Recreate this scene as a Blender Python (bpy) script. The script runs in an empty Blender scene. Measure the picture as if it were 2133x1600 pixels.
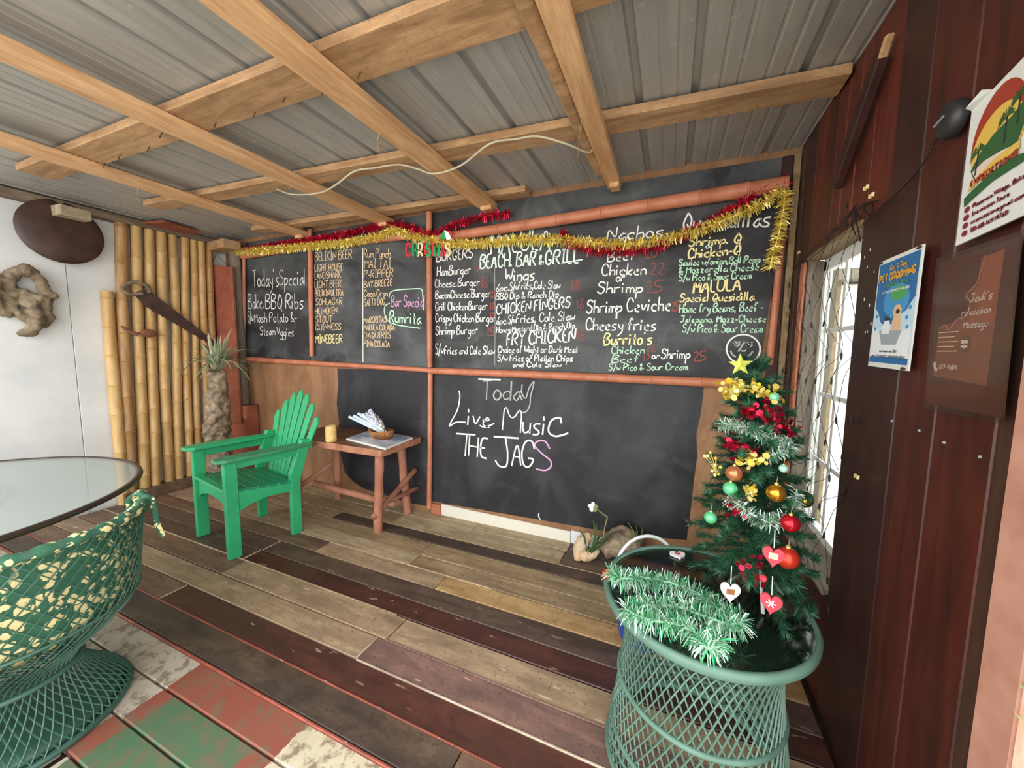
import bpy, bmesh, math, random
from math import sin, cos, pi, radians, sqrt, atan2
from mathutils import Vector as V, Matrix
R = random.Random(7)
SC = bpy.context.scene
COL = SC.collection

# ------------------------------------------------------------------ camera
F, YAW, PITCH, ROLL, HC = 772.0, radians(23), radians(5.4), radians(0.6), 1.4
fw = V((-sin(YAW)*cos(PITCH), cos(YAW)*cos(PITCH), -sin(PITCH)))
rt0 = V((cos(YAW), sin(YAW), 0)); up0 = rt0.cross(fw)
RT = cos(ROLL)*rt0 + sin(ROLL)*up0; UP = -sin(ROLL)*rt0 + cos(ROLL)*up0
O = V((0, 0, HC))
cam = bpy.data.objects.new('camera', bpy.data.cameras.new('camera')); COL.objects.link(cam)
cam.data.sensor_width = 36; cam.data.lens = F/2133*36; cam.data.clip_start = 0.02
m = Matrix((RT, UP, -fw)).transposed().to_4x4(); m.translation = O
cam.matrix_world = m
SC.camera = cam

def at(px, py, ax, val):
    """point where the sight line of a photo pixel meets the real plane (axis = value)"""
    d = (px-1066.5)/F*RT - (py-800)/F*UP + fw
    return O + d*((val-O[ax])/d[ax])
D = 2.56      # back wall
XL = -4.45    # left wall
XR = 0.60     # right wall

# ------------------------------------------------------------------ light
SC.view_settings.view_transform = 'Standard'; SC.view_settings.look = 'None'
SC.view_settings.gamma = 1; SC.view_settings.use_curve_mapping = False
SC.view_settings.exposure = 1.75
w = bpy.data.worlds.new('overcast'); SC.world = w; w.use_nodes = True
nt = w.node_tree; bg = nt.nodes['Background']
tc = nt.nodes.new('ShaderNodeTexCoord'); sep = nt.nodes.new('ShaderNodeSeparateXYZ')
rp = nt.nodes.new('ShaderNodeValToRGB')
rp.color_ramp.elements[0].position = 0.0; rp.color_ramp.elements[0].color = (1, .98, .95, 1)
rp.color_ramp.elements[1].position = 1.0; rp.color_ramp.elements[1].color = (.93, .96, 1, 1)
nt.links.new(tc.outputs['Generated'], sep.inputs[0]); nt.links.new(sep.outputs['Z'], rp.inputs[0])
nt.links.new(rp.outputs[0], bg.inputs['Color']); bg.inputs['Strength'].default_value = 1.5

# ------------------------------------------------------------------ helpers
def lin(h):
    h = h.lstrip('#'); r = []
    for i in (0, 2, 4):
        c = int(h[i:i+2], 16)/255
        r.append(c/12.92 if c <= .04045 else ((c+.055)/1.055)**2.4)
    return (*r, 1)

class MB:
    def __init__(s): s.v = []; s.f = []
    def add(s, vs, fs):
        b = len(s.v); s.v += [V(p) for p in vs]; s.f += [tuple(i+b for i in f) for f in fs]; return s
    def box(s, c, size, rot=None, taper=1):
        hx, hy, hz = [q/2 for q in size]; c = V(c)
        vs = []
        for z in (-hz, hz):
            k = 1 if z < 0 else taper
            for x, y in ((-hx, -hy), (hx, -hy), (hx, hy), (-hx, hy)):
                p = V((x*k, y*k, z))
                if rot is not None: p = rot @ p
                vs.append(c+p)
        return s.add(vs, [(3, 2, 1, 0), (4, 5, 6, 7), (0, 1, 5, 4), (1, 2, 6, 5), (2, 3, 7, 6), (3, 0, 4, 7)])
    def span(s, a, b): return s.box([(a[i]+b[i])/2 for i in range(3)], [abs(b[i]-a[i]) for i in range(3)])
    def prism(s, poly, d):
        """extrude a polygon (list of points) along vector d"""
        n = len(poly); d = V(d)
        return s.add([V(p) for p in poly]+[V(p)+d for p in poly],
            [tuple(range(n))[::-1], tuple(range(n, 2*n))]+[(i, (i+1) % n, n+(i+1) % n, n+i) for i in range(n)])
    def tube(s, pts, r, n=8, caps=True, sq=None):
        pts = [V(p) for p in pts]; m_ = len(pts)
        rs = r if isinstance(r, (list, tuple)) else [r]*m_
        vs = []; fs = []; u = None
        for i, p in enumerate(pts):
            t = (pts[min(i+1, m_-1)]-pts[max(i-1, 0)])
            if t.length < 1e-9: t = V((0, 0, 1))
            t.normalize()
            if u is None:
                u = t.orthogonal().normalized()
                if abs(t.z) < .95: u = t.cross(V((0, 0, 1))).normalized()
            else:
                u = (u-t*u.dot(t)); u = u.normalized() if u.length > 1e-6 else t.orthogonal().normalized()
            w_ = t.cross(u)
            for k in range(n):
                a = 2*pi*k/n
                q = u*cos(a)*rs[i]+w_*sin(a)*rs[i]*(sq or 1)
                vs.append(p+q)
        for i in range(m_-1):
            for k in range(n):
                fs.append((i*n+k, i*n+(k+1) % n, (i+1)*n+(k+1) % n, (i+1)*n+k))
        if caps: fs += [tuple(range(n))[::-1], tuple(range((m_-1)*n, m_*n))]
        return s.add(vs, fs)
    def lathe(s, prof, c=(0, 0, 0), n=32, closed=False, rot=None):
        c = V(c); vs = []; fs = []
        for (r, z) in prof:
            for k in range(n):
                a = 2*pi*k/n; p = V((r*cos(a), r*sin(a), z))
                if rot is not None: p = rot @ p
                vs.append(c+p)
        L = len(prof)
        for i in range(L if closed else L-1):
            j = (i+1) % L
            for k in range(n): fs.append((i*n+k, i*n+(k+1) % n, j*n+(k+1) % n, j*n+k))
        if not closed:
            if prof[0][0] > 1e-6: fs.append(tuple(range(n))[::-1])
            if prof[-1][0] > 1e-6: fs.append(tuple(range((L-1)*n, L*n)))
        return s.add(vs, fs)
    def sphere(s, c, r, n=14, sc=(1, 1, 1)):
        h = n//2+1
        vs = []; c = V(c)
        for i in range(h+1):
            t = pi*i/h
            for k in range(n):
                a = 2*pi*k/n
                vs.append(c+V((r*sc[0]*sin(t)*cos(a), r*sc[1]*sin(t)*sin(a), r*sc[2]*cos(t))))
        fs = [(i*n+k, (i+1)*n+k, (i+1)*n+(k+1) % n, i*n+(k+1) % n) for i in range(h) for k in range(n)]
        return s.add(vs, fs)
    def ribbon(s, pts, nrm, w_, off=0.0):
        pts = [V(p) for p in pts]; nrm = V(nrm); m_ = len(pts)
        ws = w_ if isinstance(w_, (list, tuple)) else [w_]*m_
        vs = []
        for i in range(m_):
            t = pts[min(i+1, m_-1)]-pts[max(i-1, 0)]
            if t.length < 1e-9: t = V((1, 0, 0))
            sd = t.normalized().cross(nrm)*(ws[i]/2)
            vs += [pts[i]+sd+nrm*off, pts[i]-sd+nrm*off]
        return s.add(vs, [(2*i, 2*i+1, 2*i+3, 2*i+2) for i in range(m_-1)])
    def build(s, name, mat, parent=None, org=None, smooth=False, bev=0, bseg=1):
        if parent is not None: org = V(parent['_o'])
        elif org is None:
            xs = [p.x for p in s.v]; ys = [p.y for p in s.v]; zs = [p.z for p in s.v]
            org = V(((min(xs)+max(xs))/2, (min(ys)+max(ys))/2, min(zs)))
        org = V(org)
        me = bpy.data.meshes.new(name); me.from_pydata([tuple(p-org) for p in s.v], [], s.f); me.update()
        if len(s.f) < 9000:
            bm_ = bmesh.new(); bm_.from_mesh(me); bmesh.ops.recalc_face_normals(bm_, faces=bm_.faces); bm_.to_mesh(me); bm_.free()
        if smooth is not False:
            me.polygons.foreach_set('use_smooth', [True]*len(me.polygons))
            if smooth == 'auto':
                try: me.set_sharp_from_angle(angle=radians(38))
                except Exception: pass
        me.materials.append(mat)
        o = bpy.data.objects.new(name, me); COL.objects.link(o)
        o['_o'] = tuple(org)
        if parent is not None: o.parent = parent
        else: o.location = org
        if bev:
            md = o.modifiers.new('edge', 'BEVEL'); md.width = bev; md.segments = bseg; md.limit_method = 'ANGLE'
        return o

def tag(o, label=None, cat=None, group=None, kind=None):
    if label: o['label'] = label
    if cat: o['category'] = cat
    if group: o['group'] = group
    if kind: o['kind'] = kind
    return o
def thing(name, label, cat, loc, group=None):
    o = bpy.data.objects.new(name, None); COL.objects.link(o); o.location = loc; o['_o'] = tuple(loc)
    o.empty_display_size = .05
    return tag(o, label, cat, group)
def rz(a): return Matrix.Rotation(a, 3, 'Z')

def chaikin(P, k=2):
    for _ in range(k):
        if len(P) < 3: return P
        Q = [P[0]]
        for a, b in zip(P[:-1], P[1:]):
            Q += [a*.75+b*.25, a*.25+b*.75]
        Q.append(P[-1]); P = Q
    return P
def curve(P, n=8):
    """Catmull-Rom through points"""
    P = [V(p) for p in P]; out = []
    for i in range(len(P)-1):
        a = P[max(i-1, 0)]; b = P[i]; c = P[i+1]; d = P[min(i+2, len(P)-1)]
        for k in range(n):
            t = k/n
            out.append(.5*((2*b)+(c-a)*t+(2*a-5*b+4*c-d)*t*t+(3*b-a-3*c+d)*t**3))
    return out+[P[-1]]

# ------------------------------------------------------------------ materials
def newmat(name):
    m_ = bpy.data.materials.new(name); m_.use_nodes = True
    n = m_.node_tree.nodes; l = m_.node_tree.links; b = n['Principled BSDF']
    return m_, n, l, b
def coords(n, l, scale=(1, 1, 1), rnd=True, rot=(0, 0, 0)):
    t = n.new('ShaderNodeTexCoord'); mp = n.new('ShaderNodeMapping'); mp.inputs['Scale'].default_value = scale
    mp.inputs['Rotation'].default_value = rot
    if rnd:
        oi = n.new('ShaderNodeObjectInfo'); mu = n.new('ShaderNodeVectorMath'); mu.operation = 'MULTIPLY_ADD'
        mu.inputs[1].default_value = (17, 31, 23)
        l.new(oi.outputs['Random'], mu.inputs[0]); l.new(t.outputs['Object'], mu.inputs[2])
        l.new(mu.outputs[0], mp.inputs['Vector'])
    else: l.new(t.outputs['Object'], mp.inputs['Vector'])
    return mp.outputs[0]
def noise(n, l, vec, sc, det=4, dist=0, rough=.55):
    x = n.new('ShaderNodeTexNoise'); x.inputs['Scale'].default_value = sc; x.inputs['Detail'].default_value = det
    x.inputs['Distortion'].default_value = dist; x.inputs['Roughness'].default_value = rough
    l.new(vec, x.inputs['Vector']); return x.outputs['Fac']
def ramp(n, l, fac, stops, const=False):
    x = n.new('ShaderNodeValToRGB'); e = x.color_ramp.elements
    if const: x.color_ramp.interpolation = 'CONSTANT'
    while len(e) < len(stops): e.new(.5)
    for i, (p, c) in enumerate(stops): e[i].position = p; e[i].color = lin(c) if isinstance(c, str) else (c, c, c, 1)
    l.new(fac, x.inputs[0]); return x.outputs[0]
def mix(n, l, fac, a, b, mode='MIX'):
    x = n.new('ShaderNodeMix'); x.data_type = 'RGBA'; x.blend_type = mode
    if isinstance(fac, (int, float)): x.inputs[0].default_value = fac
    else: l.new(fac, x.inputs[0])
    for s_, k in ((a, 6), (b, 7)):
        if isinstance(s_, str): x.inputs[k].default_value = lin(s_)
        else: l.new(s_, x.inputs[k])
    return x.outputs[2]
def bump(n, l, b, h, st=.3, dist=.01):
    x = n.new('ShaderNodeBump'); x.inputs['Strength'].default_value = st; x.inputs['Distance'].default_value = dist
    l.new(h, x.inputs['Height']); l.new(x.outputs[0], b.inputs['Normal'])
def wood(name, light, dark, axis='x', rough=.6, spots=.35, spotcol='#2a1d14', grain=9, bm=.25, flecks=None, grit=.75):
    m_, n, l, b = newmat(name)
    g = grain; sc = {'x': (1, g, g), 'y': (g, 1, g), 'z': (g, g, 1)}[axis]
    v = coords(n, l, sc); v1 = coords(n, l, tuple(.25*q+.6 for q in sc))
    a = noise(n, l, v, 3.2, 7, .6)
    c = ramp(n, l, a, [(.32, dark), (.62, light)])
    s_ = noise(n, l, v1, 2.6, 6, .2)
    sf = ramp(n, l, s_, [(.5, 0.0), (.78, spots)])
    c = mix(n, l, sf, c, spotcol)
    if axis == 'x' and grit:
        gv = coords(n, l, (1, 1, 1)); g1 = noise(n, l, gv, 13, 8, .3, .72); g2 = noise(n, l, gv, 60, 3)
        c = mix(n, l, ramp(n, l, g1, [(.50, 0.0), (.66, grit)]), c, dark)
        c = mix(n, l, ramp(n, l, g1, [(.34, grit*.7), (.46, 0.0)]), c, light)
        c = mix(n, l, ramp(n, l, g2, [(.60, 0.0), (.72, grit*.8)]), c, '#2c2119')
    fine = noise(n, l, v, 22, 3)
    c = mix(n, l, ramp(n, l, fine, [(.35, .35), (.6, 0.0)]), c, dark)
    if flecks:
        fl = noise(n, l, coords(n, l, tuple(.4*q for q in sc)), 20, 2)
        c = mix(n, l, ramp(n, l, fl, [(.69, 0.0), (.73, .8)]), c, flecks)
    l.new(c, b.inputs['Base Color']); b.inputs['Roughness'].default_value = rough
    bump(n, l, b, a, bm, .006)
    return m_
def plain(name, col, rough=.5, metal=0, var=.0, col2=None, sc=8, bm=0, spec=None, stretch=(1, 1, 1)):
    m_, n, l, b = newmat(name)
    if col2:
        v = coords(n, l, stretch); a = noise(n, l, v, sc, 5)
        l.new(ramp(n, l, a, [(.35, col), (.68, col2)]), b.inputs['Base Color'])
        if bm: bump(n, l, b, a, bm, .006)
    else: b.inputs['Base Color'].default_value = lin(col)
    b.inputs['Roughness'].default_value = rough; b.inputs['Metallic'].default_value = metal
    if spec is not None: b.inputs['Specular IOR Level'].default_value = spec
    return m_
def glassy(name, tint, amount=.9, rough=.03, body=None, ior=1.6):
    """thin sheet of glass: fresnel gloss over see-through tint"""
    m_, n, l, b = newmat(name)
    out = n['Material Output']; t = n.new('ShaderNodeBsdfTransparent'); t.inputs[0].default_value = lin(tint)
    g = n.new('ShaderNodeBsdfGlossy'); g.inputs['Roughness'].default_value = rough
    fr = n.new('ShaderNodeFresnel'); fr.inputs[0].default_value = ior
    mx = n.new('ShaderNodeMixShader'); ge = n.new('ShaderNodeNewGeometry'); iv = n.new('ShaderNodeMath'); iv.operation = 'SUBTRACT'; iv.inputs[0].default_value = 1
    l.new(ge.outputs['Backfacing'], iv.inputs[1]); fm = n.new('ShaderNodeMath'); fm.operation = 'MULTIPLY'
    l.new(fr.outputs[0], fm.inputs[0]); l.new(iv.outputs[0], fm.inputs[1]); l.new(fm.outputs[0], mx.inputs[0])
    src = t.outputs[0]
    if body:
        d = n.new('ShaderNodeBsdfDiffuse'); d.inputs[0].default_value = lin(body)
        m2 = n.new('ShaderNodeMixShader'); m2.inputs[0].default_value = 1-amount
        l.new(t.outputs[0], m2.inputs[1]); l.new(d.outputs[0], m2.inputs[2]); src = m2.outputs[0]
    l.new(src, mx.inputs[1]); l.new(g.outputs[0], mx.inputs[2]); l.new(mx.outputs[0], out.inputs[0])
    return m_

M = {}
M['joist'] = wood('planed_pine', '#dcb387', '#b98a5e', 'y', .65, .35, '#6b4a2e', 8, .15)
M['purlin'] = wood('rough_pine', '#c19c74', '#946f4c', 'x', .7, .5, '#5a3c24', 8, .2, grit=.4)
M['beam_grey'] = wood('weathered_beam', '#8e7d69', '#66574a', 'y', .8, .4, '#3a2c22', 8, .3)
M['block'] = wood('pale_block', '#b9ab92', '#8d7c64', 'y', .75, .3, '#5c4a38', 6, .2)
M['tan'] = wood('tan_board', '#b39a7a', '#86705a', 'x', .55, .5, '#3a2c22', 6, .25, '#c9b79c')
M['tan2'] = wood('pale_board', '#bdaa8a', '#917c60', 'x', .6, .45, '#46362a', 7, .25)
M['gold'] = wood('golden_board', '#c4a273', '#9b7b50', 'x', .5, .3, '#4e3a26', 5, .2)
M['grey'] = wood('greyed_board', '#ab9474', '#7f6a4e', 'x', .6, .5, '#3e3328', 9, .3)
M['dark'] = wood('dark_board', '#635045', '#42352d', 'x', .5, .55, '#7a6450', 5, .2, '#8c7c6c')
M['maroon'] = wood('maroon_board', '#5c352c', '#3b2520', 'x', .42, .6, '#43352c', 4, .2, '#a08474')
M['mauve'] = wood('mauve_board', '#8c6a5d', '#66504a', 'x', .5, .5, '#3c3230', 5, .2, '#c9a898')
M['black'] = wood('blackened_board', '#54463b', '#372c26', 'x', .55, .55, '#8a7055', 4, .2)
M['brown'] = wood('brown_board', '#836852', '#5f4a3b', 'x', .55, .5, '#2c211b', 6, .2)
M['pale_edge'] = wood('worn_pale_edge', '#cdbfa6', '#8f7c66', 'x', .6, .5, '#6a5442', 3, .2)
M['rededge'] = wood('chipped_red_paint', '#a3533f', '#6e3a2e', 'x', .55, .5, '#4a2a22', 4, .3, '#e6ddd0')
M['rw1'] = wood('red_brown_wall_board', '#6a2c1e', '#481d15', 'z', .5, .4, '#2a1410', 7, .25)
M['rw2'] = wood('dark_brown_wall_board', '#40201c', '#2b1614', 'z', .45, .35, '#1c100f', 7, .2)
M['rw3'] = wood('maroon_wall_board', '#552319', '#371813', 'z', .45, .35, '#20100e', 7, .2)
M['rw4'] = wood('umber_wall_board', '#4a2f22', '#33211a', 'z', .55, .35, '#21140f', 8, .2)
M['ply'] = wood('brown_plywood', '#9c7350', '#7c573a', 'z', .65, .35, '#54391f', 3, .1)
M['salmon'] = plain('salmon_painted_bamboo', '#c07a5c', .5, col2='#a86548', sc=9, bm=.15)
M['salmon_post'] = plain('salmon_painted_post', '#c99882', .7, col2='#b37c66', sc=26, bm=1, stretch=(1, 1, .25))
M['salmon_smooth'] = plain('salmon_planed_face', '#b98a78', .6, col2='#a87462', sc=14, bm=.2)
M['terra'] = plain('terracotta_board', '#9a5640', .7, col2='#7f4432', sc=7, bm=.2)
M['terra_pale'] = plain('terracotta_block', '#b06d4e', .7, col2='#8a4f3a', sc=5, bm=.2)
M['bamboo'] = wood('dry_bamboo', '#d2b078', '#b58c55', 'z', .45, .35, '#7c5a34', 5, .08)
M['bamboo2'] = wood('browned_bamboo', '#b99363', '#92693f', 'z', .5, .45, '#5d4126', 5, .1)
M['white'] = plain('white_painted_board', '#dfe0e0', .55, col2='#cdd0d2', sc=2.5, bm=.08)
M['green'] = plain('green_paint', '#2fa56e', .42, col2='#259663', sc=6, bm=.05)
M['green_worn'] = plain('worn_green_paint', '#2d8f60', .5, col2='#3f7358', sc=16, bm=.1)
M['green_seat'] = plain('faded_green_paint', '#23805a', .42, col2='#1d6e4c', sc=9, bm=.06)
M['tabletop'] = wood('brown_waxed_plank', '#7d5440', '#5b3a2b', 'x', .5, .4, '#b08062', 4, .2)
M['tableside'] = plain('worn_salmon_edge', '#b37c60', .6, col2='#8d5c44', sc=10, bm=.3)
M['log'] = plain('salmon_log', '#b98068', .6, col2='#965f4a', sc=9, bm=.35, stretch=(1, 1, .4))
M['log_brown'] = plain('brown_log', '#94644f', .6, col2='#74493a', sc=9, bm=.35)
M['wicker'] = plain('grey_green_resin', '#5f8071', .5, col2='#4f6f60', sc=9)
M['wicker_mid'] = plain('deep_green_resin', '#3d6353', .5, col2='#325446', sc=9)
M['wicker_dark'] = plain('dark_green_resin', '#35594c', .45, col2='#2a483e', sc=9)
M['wire'] = plain('black_cord', '#1c1512', .6)
M['nail'] = plain('rusty_nail', '#5a3d28', .6, .3)
M['cable'] = plain('off_white_cable', '#b7ad94', .6)
M['twine'] = plain('jute_twine', '#b08a58', .9)
M['winframe'] = plain('white_vinyl', '#d9dcd8', .4)
M['sill'] = wood('weathered_sill', '#8d8474', '#665d50', 'y', .75, .4, '#4a4238', 7, .2)
M['head'] = wood('tan_head_board', '#9a8262', '#75603f', 'y', .75, .4, '#4f3d2a', 7, .2)
M['jamb'] = wood('grey_jamb', '#7b7062', '#5a4f44', 'z', .75, .4, '#3f362e', 7, .2)
M['glass'] = glassy('window_glass', '#f2f7f6')
M['glass_glare'] = glassy('table_glass_painted_glare', '#c4d6cf', .60, .05, '#d3dad6', 2.3)  # clear glass; pale diffuse body paints in the white glare reflected on it
M['glass_dark'] = glassy('smoked_green_glass', '#93a89c', .84, .05, '#2b3a32')
M['siding'] = plain('white_siding', '#dfe3e2', .5)
M['sand'] = plain('pale_sand', '#ddd6c8', .95, col2='#cbc3b4', sc=3, bm=.2)
M['steel_dark'] = plain('dark_metal_rim', '#4a4038', .35, .5)
M['wtext'] = plain('white_chalk', '#e6e8e4', .95)
M['ptext'] = plain('peach_chalk', '#e2c49a', .95)
M['mtext'] = plain('mint_chalk', '#b9e0c4', .95)
M['ytext'] = plain('yellow_chalk', '#ecdfa0', .95)
M['rtext'] = plain('red_chalk', '#9a5246', .95)
M['pinktext'] = plain('pink_chalk', '#d9a3cd', .95)
M['ktext'] = plain('pale_mint_white_chalk', '#d8ece0', .95)
M['gtext'] = plain('grey_chalk', '#a9abab', .95)

def board_mat(name, base, smear, amt, sc, stretch):
    m_, n, l, b = newmat(name)
    v = coords(n, l, stretch); a = noise(n, l, v, sc, 6, 1.2)
    v2 = coords(n, l, (stretch[2]*2, 1, stretch[0]*2)); a2 = noise(n, l, v2, sc*1.5, 5, .8)
    f1 = ramp(n, l, a, [(.4, 0.0), (.75, amt)]); f2 = ramp(n, l, a2, [(.55, 0.0), (.8, amt*.7)])
    c = mix(n, l, f1, base, smear); c = mix(n, l, f2, c, smear)
    l.new(c, b.inputs['Base Color']); b.inputs['Roughness'].default_value = .62
    bump(n, l, b, a, .06, .003); return m_
M['board'] = board_mat('blackboard_paint_dusty', '#202023', '#7d8284', .42, 1.6, (1, 1, 1.6))
M['board2'] = board_mat('blackboard_paint', '#151418', '#5c6066', .36, 1.3, (1.6, 1, 1))

def metal_sheet():
    m_, n, l, b = newmat('galvanised_roof_sheet')
    v = coords(n, l, (6, .6, 6)); a = noise(n, l, v, 4, 6, .4); v2 = coords(n, l); a2 = noise(n, l, v2, 26, 3)
    c = ramp(n, l, a, [(.3, '#a1a19f'), (.7, '#b5b4b0')])
    c = mix(n, l, ramp(n, l, a2, [(.66, 0.0), (.74, .3)]), c, '#dfe0e0')
    l.new(c, b.inputs['Base Color']); b.inputs['Metallic'].default_value = .35; b.inputs['Roughness'].default_value = .42
    return m_
M['metal'] = metal_sheet()

def paint_patches():
    """old floor paint: white, red, green and cream areas with ragged borders along the board (world x)"""
    out = {}
    for key, stops in {'row1': [(-1.85, 'r'), (-1.2, 'c')], 'row2': [(-1.86, 'r'), (-1.78, 'g'), (-1.29, 'r'), (-1.2, 'c')],
                       'row3': [(-1.90, 'r'), (-1.80, 'g'), (-1.29, 'r'), (-1.2, 'c')], 'row4': [(-1.84, 'g')]}.items():
        m_, n, l, b = newmat('painted_floor_'+key)
        g = n.new('ShaderNodeNewGeometry'); sx = n.new('ShaderNodeSeparateXYZ'); l.new(g.outputs['Position'], sx.inputs[0])
        nz = n.new('ShaderNodeTexNoise'); nz.inputs['Scale'].default_value = 22; nz.inputs['Detail'].default_value = 5
        l.new(g.outputs['Position'], nz.inputs['Vector'])
        ma = n.new('ShaderNodeMath'); ma.operation = 'MULTIPLY_ADD'; ma.inputs[1].default_value = .035
        l.new(nz.outputs['Fac'], ma.inputs[0]); l.new(sx.outputs['X'], ma.inputs[2])
        mp = n.new('ShaderNodeMapRange'); mp.inputs[1].default_value = -4; mp.inputs[2].default_value = 1
        l.new(ma.outputs[0], mp.inputs[0])
        cols = {'w': '#b3aa98', 'r': '#8a4a3b', 'g': '#4b6a4c', 'c': '#c9bea2'}
        st = [(0, cols['w'])]+[((x+.017+4)/5, cols[k]) for x, k in stops]
        c = ramp(n, l, mp.outputs[0], st, True)
        w1 = noise(n, l, g.outputs['Position'], 16, 7, .3, .7); w2 = noise(n, l, g.outputs['Position'], 5, 5, .4)
        c = mix(n, l, ramp(n, l, w1, [(.50, 0.0), (.60, .8)]), c, '#6e604b')
        c = mix(n, l, ramp(n, l, w2, [(.45, 0.0), (.7, .4)]), c, '#7c604c')
        l.new(c, b.inputs['Base Color']); b.inputs['Roughness'].default_value = .6
        bump(n, l, b, w1, .3, .003); out[key] = m_
    return out
M.update(paint_patches())

# ------------------------------------------------------------------ structure: floor
floor = MB().span((XL-.05, -1.6, -.14), (XR+.1, 2.62, -.045)).build('floor', M['black'], org=(0, 0, 0)); tag(floor, kind='structure')
rows = [  # y0, y1, segments (x0, x1, material, label)
 (.882, 1.015, [(-4.4, -.61, 'black'), (-.605, .58, 'brown')]),
 (1.02, 1.152, [(-4.4, -2.55, 'brown'), (-2.545, .58, 'maroon')]),
 (1.158, 1.292, [(-4.4, -1.25, 'tan'), (-1.24, .58, 'mauve')]),
 (1.30, 1.448, [(-4.4, -2.5, 'brown'), (-2.495, -1.20, 'tan'), (-1.195, .58, 'tan')]),
 (1.455, 1.572, [(-4.4, -2.54, 'dark'), (-2.535, .58, 'maroon')]),
 (1.576, 1.706, [(-4.4, -2.53, 'dark'), (-2.525, .58, 'dark')]),
 (1.712, 1.842, [(-4.4, -2.2, 'brown'), (-2.195, -1.21, 'tan'), (-1.205, .58, 'gold')]),
 (1.848, 1.968, [(-4.4, -2.53, 'tan'), (-2.525, -1.5, 'tan2'), (-1.495, .58, 'grey')]),
 (1.972, 2.125, [(-4.4, -1.52, 'grey'), (-1.515, .58, 'grey')]),
 (2.131, 2.24, [(-4.4, -2.51, 'tan'), (-2.505, .58, 'black')]),
 (2.246, 2.425, [(-4.4, -2.0, 'grey'), (-1.995, -.61, 'tan2'), (-.605, .58, 'dark')]),
 (2.43, 2.56, [(-4.4, -1.35, 'tan2'), (-1.345, -.60, 'tan2'), (-.595, .58, 'dark')]),
]
for y0, y1, segs in rows:
    for x0, x1, k in segs:
        dz = R.uniform(-.002, .002)
        MB().span((x0, y0, -.035), (x1, y1, dz)).build('plank', M[k], floor, bev=.003)
for x0_, x1_, y_, k_ in ((-1.24, .58, 1.1545, 'head'), (-4.4, .58, 1.0165, 'rededge'), (-1.2, .58, 1.2955, 'mauve'), (-4.4, -1.26, 1.4505, 'tan2'), (-2.1, .58, 2.243, 'tan2'), (-2.2, -.9, 1.8445, 'tan2')):
    MB().span((x0_, y_-.0032, -.03), (x1_, y_+.0032, .003)).build('worn_edge', M['pale_edge'] if k_ == 'head' else M[k_], floor, bev=.001)
for x_, y0_, y1_ in ((-1.2445, 1.16, 1.29), (-2.5475, 1.022, 1.15), (-2.5375, 1.457, 1.57), (-2.5275, 1.578, 1.705)):
    MB().span((x_-.003, y0_, -.03), (x_+.003, y1_, .003)).build('worn_edge', M['pale_edge'], floor, bev=.001)
MB().span((-4.4, .866, -.045), (.58, .877, .002)).build('edge_strip', M['rededge'], floor, bev=.003)
for i, y0 in enumerate((.740, .606, .472, .338)):
    x0 = -4.4
    for x0, x1 in (((-4.4, .58),) if i < 2 else ((-4.4, -2.02), (-2.01, .58)) if i == 2 else ((-4.4, -1.9), (-1.85, .58))):
        MB().span((x0, y0, -.04), (x1, y0+.128, -.006-.002*i)).build('plank', M['row%d' % (i+1)], floor, bev=.004)
for i in range(13):
    y0 = .203-i*.135
    MB().span((-4.4, y0, -.04), (.58, y0+.124, -.012)).build('plank', M[['grey', 'row4', 'tan2'][i % 3]], floor, bev=.004)

# ------------------------------------------------------------------ walls
wl = MB().span((XL-.06, .15, -.14), (XL-.015, D+.06, 2.64)).build('wall_left', M['white'], org=(XL, 1.4, 0)); tag(wl, kind='structure')
for y0, y1 in ((.15, .62), (.623, 1.385), (1.389, 2.0), (2.003, D)):
    MB().span((XL-.015, y0, -.04), (XL, y1, 2.5)).build('panel', M['white'], wl, bev=.002)
wbk = MB().span((XL, D, -.14), (XR+.1, D+.05, 2.55)).build('wall_back', M['ply'], org=(-2, D, 0)); tag(wbk, kind='structure')
for px0, px1 in ((512, 893), (893, 1300), (1300, 1640)):
    a = at(px0, 900, 1, D).x; b = at(px1, 900, 1, D).x
    MB().span((a+.002, D-.006, .0), (b-.002, D, 1.24)).build('plywood_panel', M['ply'], wbk, bev=.001)

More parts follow.
